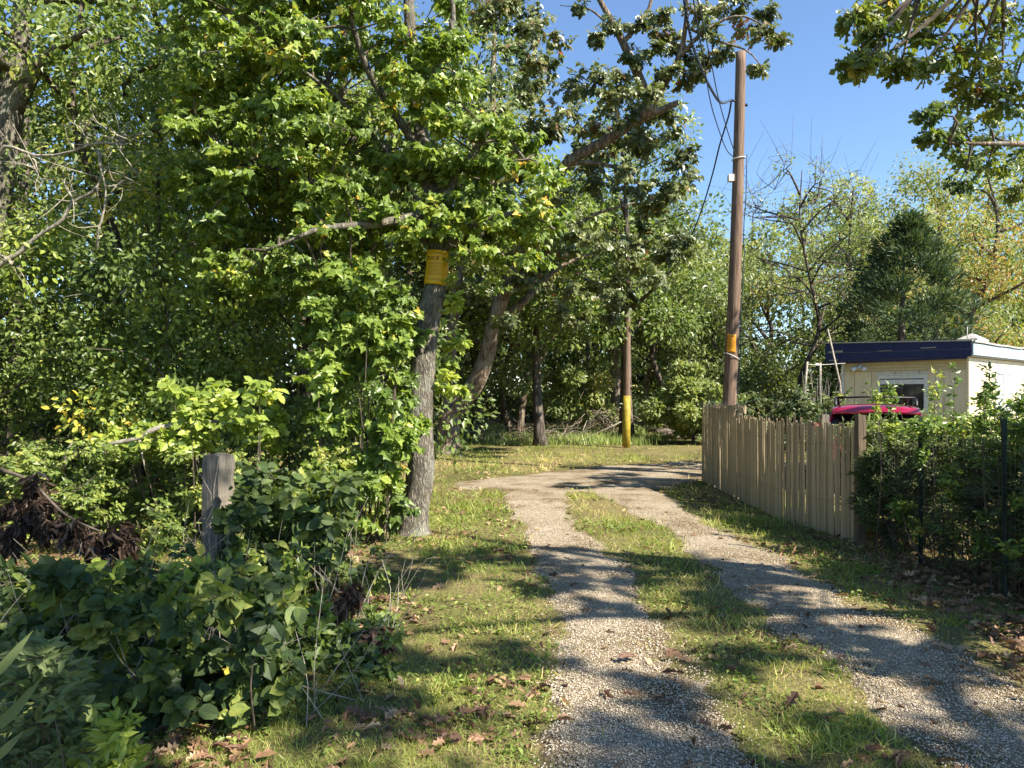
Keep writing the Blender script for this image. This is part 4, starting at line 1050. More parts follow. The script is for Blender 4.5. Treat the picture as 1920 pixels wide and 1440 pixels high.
# ------------------------------------------------------------------ dead wood
def dead_wood():
    rng = np.random.default_rng(95)
    d = 8.4
    root = thing('dead_tree', 'bleached bare dead branches in front of the left wood', 'dead tree', (-6.0, 8.4, 0))
    main = [([A(-6.3, 8.5, 0), px(-60, 640, d), px(-20, 520, d), px(40, 478, d), px(78, 445, d), px(122, 418, d), px(142, 384, d), px(182, 364, d), px(197, 330, d), px(190, 296, d)], .034, .010),
            ([px(-40, 400, d + .2), px(0, 284, d + .2), px(60, 296, d + .1), px(122, 293, d), px(180, 280, d - .1), px(228, 286, d - .1), px(262, 262, d - .1)], .022, .006),
            ([px(182, 470, d + .1), px(190, 430, d), px(206, 388, d), px(205, 350, d), px(190, 306, d - .1), px(184, 284, d - .1)], .016, .007),
            ([px(228, 286, d), px(232, 262, d), px(228, 230, d)], .014, .006),
            ([px(62, 296, d), px(66, 330, d), px(58, 370, d)], .012, .004),
            ([px(190, 296, d), px(165, 265, d), px(150, 235, d)], .012, .003),
            ([px(142, 384, d), px(120, 360, d), px(105, 335, d)], .012, .003),
            ([px(200, 350, d), px(240, 345, d), px(275, 330, d)], .012, .003),
            ([px(20, 495, d), px(0, 480, d), px(-20, 470, d)], .02, .01),
            ([px(195, 585, d + .6), px(230, 548, d + .5), px(270, 528, d + .4)], .022, .008)]
    paths = []
    for pts, a, b in main:
        p = smooth_path(pts, 22); p = p + np.cumsum(rng.normal(0, .006, p.shape), 0)
        paths.append(p)
        G().tube(p, np.linspace(a, b, 22), 7, bump=.15).build('branch', M['dead_wood'], root, True)
    g = G()
    for p in paths:
        for _ in range(9):
            q = p[rng.integers(4, 22)]; e = q + rng.normal(0, .3, 3) + A(.1, 0, .12)
            g.tube(smooth_path([q, (q + e) / 2 + rng.normal(0, .07, 3), e], 7), np.linspace(.006, .002, 7), 3)
    g.build('twigs', M['dead_wood'], root, kind='stuff')
    # fallen limb under the bittersweet
    root = thing('fallen_limb', 'broken pale limb lying across the thicket behind the weathered post', 'branch', tuple(px(90, 890, 7.4)))
    p = smooth_path([px(60, 905, 7.6), px(92, 882, 7.5), px(132, 860, 7.4), px(178, 838, 7.3), px(258, 822, 7.3), px(292, 804, 7.3), px(345, 795, 7.4), px(420, 790, 7.6)], 26)
    G().tube(p, np.interp(np.linspace(0, 1, 26), [0, .3, .55, .68, 1], [.010, .015, .018, .028, .014]), 9, bump=.35, freq=7).build('limb', M['dead_wood'], root, True)
    G().tube(smooth_path([px(262, 826, 7.3), px(266, 850, 7.25), px(272, 878, 7.25)], 8), np.linspace(.02, .006, 8), 6).build('broken_stub', M['dead_wood'], root, True)
    G().tube(smooth_path([px(118, 880, 7.5), px(124, 850, 7.4), px(136, 830, 7.4)], 8), np.linspace(.022, .012, 8), 6).build('broken_stub', M['dead_wood'], root, True)
    # brown curled leaves
    def brown(label, cl, seed, size, br, mt='browncurl'):
        r = np.random.default_rng(seed)
        C = np.array([px(x, y, dd) for x, y, dd, s in cl]); R = np.array([[s, s, s * 1.1] for *_, s in cl])
        b = C.mean(0); b[2] = float(gz(b[0], b[1]))
        root = thing('dead_branch', label, 'branch', tuple(b))
        G().tube(smooth_path([px(*q) for q in br], 16), np.linspace(.018, .006, 16), 6, bump=.2).build('branch', M['twig'], root, True)
        (P, D, N, S, T), (B, E) = sprays(r, C, R, 18, 8, size * .72, tint=(.5, .22, .2), droop=1.3, up=.1, scat=.9, sizevar=.45)
        g = G(); split_out(root, T_CURL, P, D, N, S, T, M[mt], 110, g)
        twigs(g, B, E, .003); g.build('foliage', M[mt], root, kind='stuff')
    brown('dead branch hung with dark brown curled leaves at the left edge',
          [(62, 915, 6.2, .14), (40, 950, 6.2, .14), (80, 950, 6.1, .14), (50, 985, 6.1, .15), (95, 985, 6.0, .13), (140, 990, 6, .12), (165, 1005, 5.9, .10), (225, 1000, 5.9, .11), (238, 1022, 5.9, .08), (190, 1030, 5.9, .08), (20, 1010, 6.1, .12)],
          96, .11, [(0, 880, 6.3), (60, 905, 6.2), (130, 970, 6), (250, 1020, 5.9)])
    brown('small twig with hanging brown oak leaves at the verge below the bush',
          [(640, 1125, 5.0, .08), (660, 1110, 5.0, .07), (710, 1190, 4.6, .05), (715, 1205, 4.6, .05), (595, 1150, 5.0, .08)],
          97, .10, [(590, 1240, 4.8), (620, 1215, 4.8), (660, 1190, 4.7), (712, 1180, 4.6)], 'deadleaf')
    # brush piles
    for nm, lab, cx, cy, dd, w, n, sd in [('brush_pile', 'long heap of brown fallen branches at the lawn edge below the far trunks', 985, 828, 24.2, 2.2, 90, 98),
                                           ('brush_pile', 'tangled mound of grey arching branches left of the gnarled trunk', 1118, 800, 27.5, .9, 60, 99)]:
        r = np.random.default_rng(sd)
        b = px(cx, cy, dd); b[2] = 0
        root = thing(nm, lab, 'brush pile', tuple(b))
        for i in range(n):
            c = b + A(r.normal(0, w * .5), r.normal(0, .4), abs(r.normal(.15, .18)) if sd == 98 else abs(r.normal(.4, .3)))
            v = unit(r.normal(size=3) * A(1, .6, .28)) * r.uniform(.4, 1.0)
            arch = UP * (.05 if sd == 98 else .35)
            G().tube(smooth_path([c - v, c + arch + r.normal(0, .13, 3), c + v * A(1, 1, 1.6)], 7), np.linspace(.018, .004, 7) * r.uniform(.4, 1.2), 5).build('branch', M['bark_oak'] if i % 3 else M['dead_wood'], root, True)
dead_wood()

# ------------------------------------------------------------------ weathered post
def post():
    b = px(410, 1105, 6.1); z0 = float(gz(b[0], b[1]))
    root = thing('wooden_post', 'weathered grey square wooden post half buried in the left thicket', 'post', (b[0], b[1], z0 - .1))
    zt = px(410, 853, 6.1)[2]
    n = 22; g = G()
    rng = np.random.default_rng(2)
    V = []
    ang = math.radians(-24)
    for i, z in enumerate(np.linspace(z0 - .1, zt, n)):
        w = .086 + .003 * math.sin(i * 1.7)
        ring = []
        for (u, v) in [(-1, -1), (-.3, -1.02), (.35, -.98), (1, -1), (1.02, 0), (1, 1), (0, 1), (-1, 1), (-.98, .1)]:
            x = u * w + rng.normal(0, .0015); y = v * w + rng.normal(0, .0015)
            ring.append([b[0] + x * math.cos(ang) - y * math.sin(ang) + .012 * (z - 1), b[1] + x * math.sin(ang) + y * math.cos(ang), z + (rng.normal(0, .006) if i == n - 1 else 0)])
        V += ring
    k = 9
    i = np.arange(n - 1)[:, None] * k; j = np.arange(k)[None]; j2 = (j + 1) % k
    q = np.stack([i + j, i + j2, i + k + j2, i + k + j], -1).reshape(-1)
    g.add(V, np.concatenate([q, (n - 1) * k + np.arange(k)]), [4] * ((n - 1) * k) + [k])
    g.build('post', M['post'], root)
    gv = G()
    for s in range(5):
        p = [A(b[0] + rng.uniform(-.1, .1), b[1] - .13, z) + rng.normal(0, .03, 3) for z in np.linspace(z0, z0 + rng.uniform(.5, 1.0), 6)]
        gv.tube(smooth_path(p, 14), .0022, 4)
    gv.build('dry_stems', M['dead_wood'], root, kind='stuff')
post()

# ------------------------------------------------------------------ utility poles, notices and wires
M['paper'] = None
def notice_mat(name, base, ink):
    return noisy_mat(name, tuple(c * .92 for c in base), base, 6, .45, .4, .15, .01)
M['yellow_sheet'] = notice_mat('yellow_notice_sheet', (.80, .46, .012), 0)
M['orange_sheet'] = notice_mat('orange_notice_sheet', (.70, .30, .015), 0)
M['ink'] = plain_mat('notice_ink', (.06, .03, .008), .6, .3)
M['tie'] = plain_mat('white_plastic', (.75, .74, .70), .45, .4)
M['guard'] = noisy_mat('yellow_pole_guard', (.22, .16, .02), (.42, .32, .035), 7, .6, .3, .1, .01)
M['wire'] = plain_mat('black_cable', (.025, .035, .055), .5, .4)
M['metal'] = plain_mat('dark_hardware', (.05, .05, .055), .5, .5, .6)

FONT_ROWS = {'S': ("111", "100", "111", "001", "111"), 'T': ("111", "010", "010", "010", "010"), 'A': ("010", "101", "111", "101", "101"),
             'E': ("111", "100", "110", "100", "111"), 'O': ("111", "101", "101", "101", "111"), 'F': ("111", "100", "110", "100", "100"),
             'P': ("111", "101", "111", "100", "100"), 'L': ("100", "100", "100", "100", "111"), 'I': ("1", "1", "1", "1", "1"), '.': ("0", "0", "0", "0", "1"), ' ': ("0",) * 5}

def curved_sheet(root, axis_pt, axis_dir, radius, a0, a1, z0, z1, mat, name, wob=.006, seed=0, title=None, lines=()):
    """a sheet bent round a trunk; angles seen from the camera, 0 = facing the camera, + = to the right"""
    rng = np.random.default_rng(seed)
    na, nz = 12, 12
    def at(u, w, lift=0.0):
        a = a0 + (a1 - a0) * u; z = z0 + (z1 - z0) * w
        c = axis_pt + axis_dir * (z - axis_pt[2]) / axis_dir[2]
        r = radius + lift + wob * (math.sin(u * 5 + seed) * .5 + math.cos(w * 7 + u * 3) * .5 + 1)
        return A(c[0] + math.sin(a) * r, c[1] - math.cos(a) * r, c[2] + (-.10 * (u - .5)) * (z1 - z0) * .6)
    def patch(g, u0, u1, w0, w1, lift, n, m2):
        V = [at(u0 + (u1 - u0) * i / n, w0 + (w1 - w0) * j / m2, lift) for j in range(m2 + 1) for i in range(n + 1)]
        q = []
        for j in range(m2):
            for i in range(n):
                a = j * (n + 1) + i; q += [a, a + 1, a + n + 2, a + n + 1]
        g.add(V, q, [4] * (n * m2))
    g = G(); patch(g, 0, 1, 0, 1, 0, na, nz)
    V = np.concatenate(g.v); nb = len(V)
    sheet = g.build(name, mat, root, True)
    sm = sheet.modifiers.new('thickness', 'SOLIDIFY'); sm.thickness = .0015; sm.offset = -1
    gi = G()
    if title:
        tot = sum(len(FONT_ROWS[c][0]) + 1 for c in title) - 1
        cw = .84 / tot; u = .08; top = .80; rh = .022
        for c in title:
            rows = FONT_ROWS[c]
            for r, row in enumerate(rows):
                for k, b in enumerate(row):
                    if b == '1': patch(gi, u + k * cw, u + (k + 1.0) * cw, top - (r + 1) * rh, top - r * rh, .0025, 1, 1)
            u += (len(rows[0]) + 1) * cw
    for w in lines:
        patch(gi, .08 + rng.uniform(0, .06), .92 - rng.uniform(0, .12), w, w + .008, .0025, 8, 1)
    if gi.v: gi.build('lettering', M['ink'], sheet)
    return sheet

def notices():
    d = 8.6
    lo, hi = px(815, 545, d), px(822, 470, d)
    ax = unit(hi - lo)
    c = (lo + hi) / 2
    z0, z1 = px(0, 536, d)[2], px(0, 473, d)[2]
    root = thing('notice_sign', 'bright yellow printed notice wrapped round the maple trunk', 'sign', tuple(c))
    curved_sheet(root, c, ax, .150, -.82, 1.0, z0, z1, M['yellow_sheet'], 'sheet', .008, 3, 'STATE OF . PILL', [.92, .885, .62, .585, .54, .50, .46, .42, .38, .34, .30, .26, .16, .12])
    # tape bow
    g = G()
    q = c + A(.13, -.13, -.05)
    g.tube(smooth_path([q + A(-.22, -.02, .0), q, q + A(.05, .03, .0)], 8), .004, 5)
    g.tube(smooth_path([q, q + A(.06, -.01, .04), q + A(.08, 0, -.01), q], 9), .006, 5)
    g.tube(smooth_path([q, q + A(-.03, -.01, -.05), q + A(-.02, -.01, -.12)], 7), .006, 5)
    g.build('tie_ribbon', M['orange_sheet'], root, True)
notices()

def poles():
    rng = np.random.default_rng(130)
    d = 14.5
    b = px(1359, 900, d); b[2] = float(gz(b[0], b[1])) - .2
    t = px(1389, 98, d)
    root = thing('utility_pole', 'tall brown wooden utility pole leaning slightly behind the fence', 'utility pole', tuple(b))
    k = np.linspace(0, 1, 40)
    path = b + (t - b) * k[:, None] + A(.03, 0, 0) * np.sin(k * 3.14)[:, None] * 1.5
    G().tube(path, np.interp(k, [0, 1], [.143, .093]), 16, bump=.025, seed=8, freq=1).build('pole', M['pole'], root, True)
    def at(y):
        z = px(0, y, d)[2]; f = (z - b[2]) / (t[2] - b[2])
        return b + (t - b) * f + A(.03, 0, 0) * math.sin(f * 3.14) * 1.5
    q = at(335); G().box(q + A(-.15, -.03, 0), (.10, .12, .13)).build('meter_box', M['tie'], root)
    q = at(192); g = G(); g.tube([q, q + A(-.18, -.06, .02)], .02, 6); g.tube([q + A(.11, 0, -.05), q + A(.15, 0, -.05)], .03, 6); g.build('bracket', M['metal'], root, True)
    q = at(298); th = np.linspace(0, 2 * math.pi, 25)
    G().tube(np.stack([q[0] + np.cos(th) * .128, q[1] + np.sin(th) * .128, q[2] + .02 * np.cos(th)], 1), .009, 5).build('cable_tie', M['tie'], root, True)
    q = at(668)
    G().tube(np.stack([q[0] + np.cos(th) * .148, q[1] + np.sin(th) * .148, q[2] - .07 * np.cos(th)], 1), .008, 5).build('cable_tie', M['tie'], root, True)
    G().tube(np.array([at(y) + A(.145, -.05, 0) for y in np.linspace(290, 760, 16)]) + rng.normal(0, .012, (16, 3)), .010, 5).build('ground_wire', M['wire'], root, True)
    # notice on it
    q = at(642)
    n = thing('notice_sign', 'small orange notice fixed to the near utility pole', 'sign', tuple(q))
    curved_sheet(n, q, unit(t - b), .139, -1.0, .22, px(0, 661, d)[2], px(0, 627, d)[2], M['orange_sheet'], 'sheet', .004, 5, None, [.85, .7, .62, .54, .46, .38, .30, .2])
    # far pole
    d2 = 22.4
    b2 = px(1174, 838, d2); b2[2] = float(gz(b2[0], b2[1])) - .1
    t2 = px(1178, 455, d2)
    r2 = thing('utility_pole', 'far wooden utility pole with bright yellow base at the bend', 'utility pole', tuple(b2))
    k = np.linspace(0, 1, 24)
    G().tube(b2 + (t2 - b2) * k[:, None], np.interp(k, [0, 1], [.112, .085]), 12, bump=.03, seed=2).build('pole', M['pole'], r2, True)
    zt = px(0, 742, d2)[2]; f = (zt - b2[2]) / (t2[2] - b2[2])
    G().tube([b2 + A(0, 0, .0), b2 + (t2 - b2) * f * .5, b2 + (t2 - b2) * f], [.125, .122, .118], 12).build('pole_guard', M['guard'], r2, True)
    # wires
    def wire(label, pts, r, n=40, twist=False):
        p = smooth_path(pts, n)
        o = G().tube(p, r, 6)
        if twist:
            s = np.linspace(0, 60, n)
            o = G()
            for ph in (0, 2.1, 4.2):
                o.tube(p + np.stack([np.cos(s * 3 + ph), np.sin(s * 3 + ph), np.cos(s * 3 + ph + 1)], 1) * r * 1.1, r, 5)
        tag(o.build('overhead_wire', M['wire'], None, True), label, 'wire')
    q1 = at(192) + A(-.18, -.06, .02)
    wire('thick twisted service cable rising from the pole bracket to the upper left', [q1, px(1352, 192, 13.8), px(1334, 168, 13.2), px(1315, 128, 12.4), px(1298, 80, 11.6), px(1283, 0, 10.6), px(1262, -160, 8.6), A(.6, 3, 8.2), A(-3.5, -9, 8.4)], .011, 240, True)
    wire('dark cable dropping from the pole bracket towards the far pole', [q1, px(1366, 218, 14.8), px(1350, 270, 15.6), px(1335, 330, 16.6), px(1315, 395, 17.8), px(1290, 455, 19), px(1262, 505, 20.2), px(1225, 530, 21.4), b2 + (t2 - b2) * .9], .017, 40)
    wire('thin wire tied to the pole below the bracket, left of the two', [at(298) + A(-.12, -.1, 0), px(1362, 280, 14), px(1345, 235, 13.4), px(1332, 190, 12.8), px(1320, 120, 11.8), px(1300, 0, 10), px(1270, -160, 8.2), A(.5, 3, 8.0), A(-3.4, -9, 8.2)], .009, 60)
    wire('thin wire tied to the pole below the bracket, right of the two', [at(298) + A(-.08, -.13, .01), px(1372, 270, 14), px(1358, 225, 13.4), px(1346, 180, 12.8), px(1334, 120, 12), px(1318, 40, 10.6), px(1290, -160, 8.2), A(.8, 3, 8.0), A(-3.2, -9, 8.3)], .009, 60)
poles()

# ------------------------------------------------------------------ stick fence
def fence():
    rng = np.random.default_rng(140)
    P0 = A(3.47, 13.6); P1 = A(3.52, 10.0); P2 = A(3.78, 8.15)
    def line(s):           # s in metres from the far end
        L1 = np.linalg.norm(P1 - P0)
        if s < L1: return P0 + (P1 - P0) * s / L1, unit(P1 - P0)
        return P1 + (P2 - P1) * (s - L1) / np.linalg.norm(P2 - P1), unit(P2 - P1)
    tot = np.linalg.norm(P1 - P0) + np.linalg.norm(P2 - P1)
    root = thing('picket_fence', 'weathered tan fence of thin split sticks right of the drive', 'fence', (3.5, 11, 0))
    off = OFF[root.name]
    # a few shared stick shapes
    shapes = []
    for v in range(8):
        n = 7; g = G(); V = []
        w = .5; k = 6
        ph = rng.uniform(0, 6)
        for i, z in enumerate(np.linspace(0, 1, n)):
            bend = .10 * math.sin(z * 3 + ph); sc = 1 - .10 * z + rng.normal(0, .04)
            for a in range(k):
                an = a / k * 6.283
                V.append([(math.cos(an) * .56 * sc + bend), math.sin(an) * .22 * sc, z + (rng.normal(0, .006) if i == n - 1 else 0)])
        i = np.arange(n - 1)[:, None] * k; j = np.arange(k)[None]; j2 = (j + 1) % k
        q = np.stack([i + j, i + j2, i + k + j2, i + k + j], -1).reshape(-1)
        for tint in (.15, .5, .95):
            shapes.append(mesh_from('slat', np.array(V), np.concatenate([q, (n - 1) * k + np.arange(k)]), np.array([4] * ((n - 1) * k) + [k]), np.full((n - 1) * k + 1, tint), np.zeros((n - 1) * k + 1), M['slat']))
    s = 0.0; i = 0; cluster = 6
    while s < tot:
        w = rng.uniform(.028, .046)
        p, dr = line(s)
        x, y = p; z0 = float(gz(x, y)) - .02
        h = (1.40 if s < 1.9 else 1.30) + rng.normal(0, .026) - (.14 if rng.uniform() < .06 else 0)
        if rng.uniform() < .05: z0 += .05
        o = bpy.data.objects.new('slat', shapes[rng.integers(len(shapes))])
        COL.objects.link(o); o.parent = root
        tilt = rng.normal(0, .009) + (rng.normal(0, .03) if rng.uniform() < .1 else 0)
        ax = A(dr[0], dr[1], 0); nm = A(dr[1], -dr[0], 0)
        zz = unit(UP + ax * tilt + nm * rng.normal(0, .008))
        m = np.eye(4); m[:3, 0] = ax * w; m[:3, 1] = nm * w; m[:3, 2] = zz * h
        m[:3, 3] = A(x, y, z0) + nm * rng.normal(0, .0035) - off
        o.matrix_local = Matrix(m.tolist())
        s += w * .74
        cluster -= 1
        if cluster <= 0:
            s += rng.uniform(.008, .024); cluster = rng.integers(6, 13)
        i += 1
    # binding wires
    for hz in (.38, 1.04):
        pts = [A(*line(q)[0], 0) + A(-.035, 0, float(gz(*line(q)[0])) + hz + .01 * math.sin(q * 4)) for q in np.linspace(0, tot - .01, 30)]
        G().tube(pts, .0013, 4).build('binding_wire', M['metal'], root)
    # posts and rail behind
    for sq, hh, nm in ((.15, 1.36, 'post'), (1.75, 1.44, 'post'), (4.6, 1.36, 'post')):
        p, dr = line(sq); G().box((p[0] + .11, p[1], hh / 2 - .05), (.085, .085, hh + .1), 0).build('post', M['post'], root)
    p, dr = line(1.4)
    G().box((p[0] + .06, p[1] - .1, 1.37), (.03, 1.5, .12), 0).build('rail', M['slat'], root)
    # grey shreds on the top of the far end
    g = G()
    for _ in range(26):
        p, dr = line(rng.uniform(.05, 2.4)); q = A(p[0], p[1], float(gz(*p)) + 1.34)
        g.tube(smooth_path([q, q + rng.normal(0, .04, 3) + UP * .08, q + rng.normal(0, .09, 3) + UP * .06], 5), np.linspace(.005, .002, 5), 3)
    g.build('dry_stems', M['dead_wood'], root, kind='stuff')
    # stand-alone post and wire fence
    b = A(3.74, 8.02, float(gz(3.74, 8.02)) - .1)
    r = thing('fence_post', 'square brown wooden post at the near end of the stick fence', 'post', tuple(b))
    G().box((b[0], b[1], b[2] + .76), (.085, .085, 1.50), .1).build('post', noisy_mat('brown_post_wood', (.09, .065, .045), (.19, .145, .105), 9, .9, .15, .5, .006, (7, 7, .4), 7), r)
    M['greenpost'] = plain_mat('green_painted_steel', (.012, .030, .024), .55, .4, .2)
    M['meshwire'] = plain_mat('galvanised_wire', (.10, .10, .095), .5, .4, .3)
    r = thing('wire_fence', 'rusty wire mesh fence with green steel posts in front of the hedge', 'fence', (3.85, 6, 0))
    for y in (7.05, 5.85, 4.6, 3.2):
        x = 3.86; z = float(gz(x, y))
        g = G(); g.box((x, y, z + .66), (.035, .008, 1.5)); g.box((x, y + .018, z + .66), (.008, .036, 1.496)); g.build('post', M['greenpost'], r)
    ys = np.linspace(3.0, 7.95, 100)
    for z in np.linspace(.08, 1.22, 11):
        G().tube([A(3.84 + .012 * math.sin(y * 3 + z * 5), y, float(gz(3.84, y)) + z) for y in ys[::6]], .0016, 3).build('line_wire', M['meshwire'], r)
    for y in ys:
        G().tube([A(3.84 + rng.normal(0, .004), y + rng.normal(0, .006), float(gz(3.84, y)) + z) for z in (.02, .4, .8, 1.24)], .0016, 3).build('stay_wire', M['meshwire'], r)
fence()

# ------------------------------------------------------------------ mobile home
def home():
    M['wall'] = noisy_mat('cream_siding', (.62, .50, .33), (.80, .69, .49), 4, .6, .35, .06, .01, (1.5, 1.5, .35), 8, None, .25, .6)
    M['wall2'] = noisy_mat('yellowed_siding', (.58, .46, .27), (.66, .54, .33), 4, .6, .35, .06, .01)
    M['navy'] = noisy_mat('peeling_navy_paint', (.010, .018, .075), (.018, .030, .11), 8, .55, .4, .2, .01)
    M['pale_blue'] = noisy_mat('pale_blue_fascia', (.28, .38, .47), (.42, .52, .60), 5, .5, .4, .1, .01)
    M['roof'] = noisy_mat('roof_edge_metal', (.30, .28, .25), (.50, .47, .42), 12, .6, .4, .2, .01)
    M['bare'] = noisy_mat('bare_peeled_wood', (.28, .25, .22), (.42, .38, .33), 30, .8, .2)
    M['white'] = noisy_mat('white_window_frame', (.62, .63, .64), (.78, .78, .77), 12, .5, .4, .05, .01)
    M['glass_dark'] = plain_mat('dark_window_glass', (.02, .025, .03), .05, .6)
    M['curtain'] = noisy_mat('pale_curtain', (.42, .45, .46), (.62, .64, .64), 10, .8, .2, .3, .02, (6, 6, .4))
    C = A(12.25, 20.0, 0)
    u = A(.744, .668, 0); v = A(-.668, .744, 0)
    nu = -v            # outward normal of the long side faces right and towards the camera
    ne = -u            # outward normal of the end wall
    W = 3.42; LN = 11.0; HW = 2.62
    root = thing('mobile_home', 'cream mobile home with navy fascia behind the car and hedge', 'building', tuple(C))
    G().obox(C + u * .05 + v * .05, u * (LN - .1), v * (W - .1), UP * HW).build('wall_core', M['wall'], root)
    # end wall panels
    def epan(s0, s1, z0, z1, mat, name, t=.03, proud=0.0):
        return G().obox(C + v * s0 + ne * (proud - .045) + UP * z0, v * (s1 - s0), ne * t, UP * (z1 - z0)).build(name, mat, root)
    e = [0, .62, 1.25, 1.9, 2.55, 3.05, W]
    for a, b in zip(e[:-1], e[1:]):
        epan(a + .009, b - .009, .5, 2.275, M['wall'], 'panel', .03, .01)
    for i in range(4):
        epan(.02, W - .02, 2.287 + i * .085, 2.287 + i * .085 + .078, M['wall2'], 'siding_board', .035, .012)
    epan(-.03, W + .02, .02, .49, M['wall2'], 'skirting', .03, .006)
    for s in (0.0, W - .06):
        epan(s, s + .06, .5, 2.62, M['white'] if s else M['wall'], 'corner_trim', .02, .055)
    # long side panels
    for i in range(9):
        G().obox(C + u * (i * 1.22 + .01) + nu * -.04 + UP * .5, u * 1.2, nu * .03, UP * 2.1).build('panel', M['wall'], root)
    G().obox(C + u * 0 + nu * -.046 + UP * .02, u * LN, nu * .03, UP * .47).build('skirting', M['wall2'], root)
    # fascia on the end: two boards and a lower trim, deeper towards the left
    def fas(s0, s1, za0, za1, zb0, zb1, mat, name, t=.05, proud=.16):
        o = C + ne * proud
        a = o + v * s0; b = o + v * s1
        V = [a + UP * za0, b + UP * zb0, b + UP * zb1, a + UP * za1]
        V = np.array(V + [q + ne * t for q in V])
        return G().add(V, [0, 1, 2, 3, 7, 6, 5, 4, 0, 4, 5, 1, 1, 5, 6, 2, 2, 6, 7, 3, 3, 7, 4, 0], [4] * 6).build(name, mat, root)
    s0, s1 = -.10, W + .42
    fas(s0, s1, 2.82, 3.02, 2.86, 3.15, M['navy'], 'fascia_board')
    fas(s0, s1, 2.62, 2.813, 2.60, 2.853, M['navy'], 'fascia_board', .045)
    fas(s0 + .1, s1 - .1, 2.56, 2.613, 2.53, 2.593, M['navy'], 'fascia_trim', .04, .14)
    fas(s0 - .04, s1 + .06, 3.023, 3.055, 3.153, 3.19, M['roof'], 'roof_edge', .10, .14)
    for a, b, z, h in ((.75, 1.15, 2.88, .03), (3.3, 3.75, 2.865, .06), (3.45, 3.72, 2.62, .04), (1.9, 2.3, 2.855, .015)):
        fas(a, b, z, z + h, z, z + h * .7, M['bare'], 'peeled_patch', .004, .211)
    # roof sheet and soffit
    V = np.array([C + v * -.1 + ne * .2 + UP * 3.0, C + v * (W + .42) + ne * .2 + UP * 3.13, C + v * (W + .42) + u * (LN + .2) + UP * 3.13, C + v * -.1 + u * (LN + .2) + UP * 3.0])
    V = np.vstack([V, V - UP * .38])
    G().add(V, [0, 3, 2, 1, 4, 5, 6, 7, 0, 1, 5, 4, 1, 2, 6, 5, 2, 3, 7, 6, 3, 0, 4, 7], [4] * 6).build('roof', M['roof'], root)
    # side fascia, pale blue, and its roof edge
    o = C + nu * .12 + ne * .2
    G().obox(o + UP * 2.66, u * (LN + .4), nu * .04, UP * .30).build('side_fascia', M['pale_blue'], root)
    g = G()
    rng = np.random.default_rng(5)
    for i in range(24):
        g.obox(o + u * (i * .48) + nu * -.02 + UP * (2.985 + rng.uniform(-.012, .012)), u * .475, nu * .1, UP * .045)
    g.build('roof_edge', M['roof'], root)
    # roof vent
    q = C + v * .1 + u * 1.0 + UP * 3.03
    g = G()
    V = [q, q + u * 1.0, q + u * 1.0 + v * .5, q + v * .5]
    V = V + [p + UP * .14 for p in V] + [q + u * .3 + v * .25 + UP * .30, q + u * .7 + v * .25 + UP * .30]
    g.add(V, [0, 1, 5, 4, 1, 2, 6, 5, 2, 3, 7, 6, 3, 0, 4, 7, 4, 5, 9, 8, 6, 7, 8, 9, 5, 6, 9, 7, 4, 8], [4] * 6 + [3, 3])
    g.build('roof_vent', M['roof'], root)
    G().tube([C + v * .05 + UP * 3.0, C + v * .05 + UP * 3.42], .012, 6).build('vent_pipe', M['roof'], root, True)
    # end window
    ws0, ws1, wz0, wz1 = 1.12, 2.30, 1.15, 2.06
    win = epan(ws0, ws1, wz0, wz1, M['glass_dark'], 'window', .012, .047)
    def wpart(s0, s1, z0, z1, name, t, proud, mat='white'):
        return G().obox(C + v * s0 + ne * proud + UP * z0, v * (s1 - s0), ne * t, UP * (z1 - z0)).build(name, M[mat], win)
    wpart(ws0 - .08, ws1 + .08, wz1, wz1 + .10, 'frame', .05, -.02); wpart(ws0 - .09, ws1 + .09, wz1 + .103, wz1 + .13, 'frame', .08, -.02)
    wpart(ws0 - .08, ws0, wz0, wz1 - .003, 'frame', .05, -.02); wpart(ws1, ws1 + .08, wz0, wz1 - .003, 'frame', .05, -.02)
    wpart(ws0 + .003, ws1 - .003, wz1 - .16, wz1 - .03, 'frame', .03, -.006)
    wpart(ws0 - .1, ws1 + .1, wz0 - .06, wz0 - .003, 'sill', .08, -.02)
    # side window
    a = C + u * 2.3 + nu * -.005
    sw = G().obox(a + UP * 1.2, u * 1.3, nu * .01, UP * 1.0).build('window', M['curtain'], root)
    for (p, du, dz) in ((a + u * -.07 + UP * 1.13, .07, 1.14), (a + u * 1.3 + UP * 1.13, .07, 1.14), (a + u * .62 + UP * 1.2, .05, .997)):
        G().obox(p, u * du, nu * .04, UP * dz).build('frame', M['white'], sw)
    for z in (1.13, 2.203):
        G().obox(a + u * .003 + UP * z, u * 1.294, nu * .038, UP * .067).build('frame', M['white'], sw)
    # twin floodlight on the end wall
    q = C + v * 2.86 + ne * .03 + UP * 2.44
    fl = thing('flood_light', 'white twin-head floodlight on the end wall under the navy fascia', 'lamp', tuple(q))
    G().tube([q, q + ne * .05], .06, 10).build('mount', M['white'], fl, True)
    for sx in (-1, 1):
        c = q + v * .11 * sx + UP * -.06 + ne * .08
        dv = unit(ne * .7 - UP * .45 + v * sx * .6)
        G().tube([c - dv * .06, c, c + dv * .09, c + dv * .12], [.03, .05, .068, .07], 10).build('lamp_head', M['white'], fl, True)
    g = G(); g.tube([q + UP * -.02, q + UP * -.02 + ne * .09, q + UP * -.1 + ne * .1], [.03, .035, .03], 8); g.build('motion_sensor', M['white'], fl, True)
home()

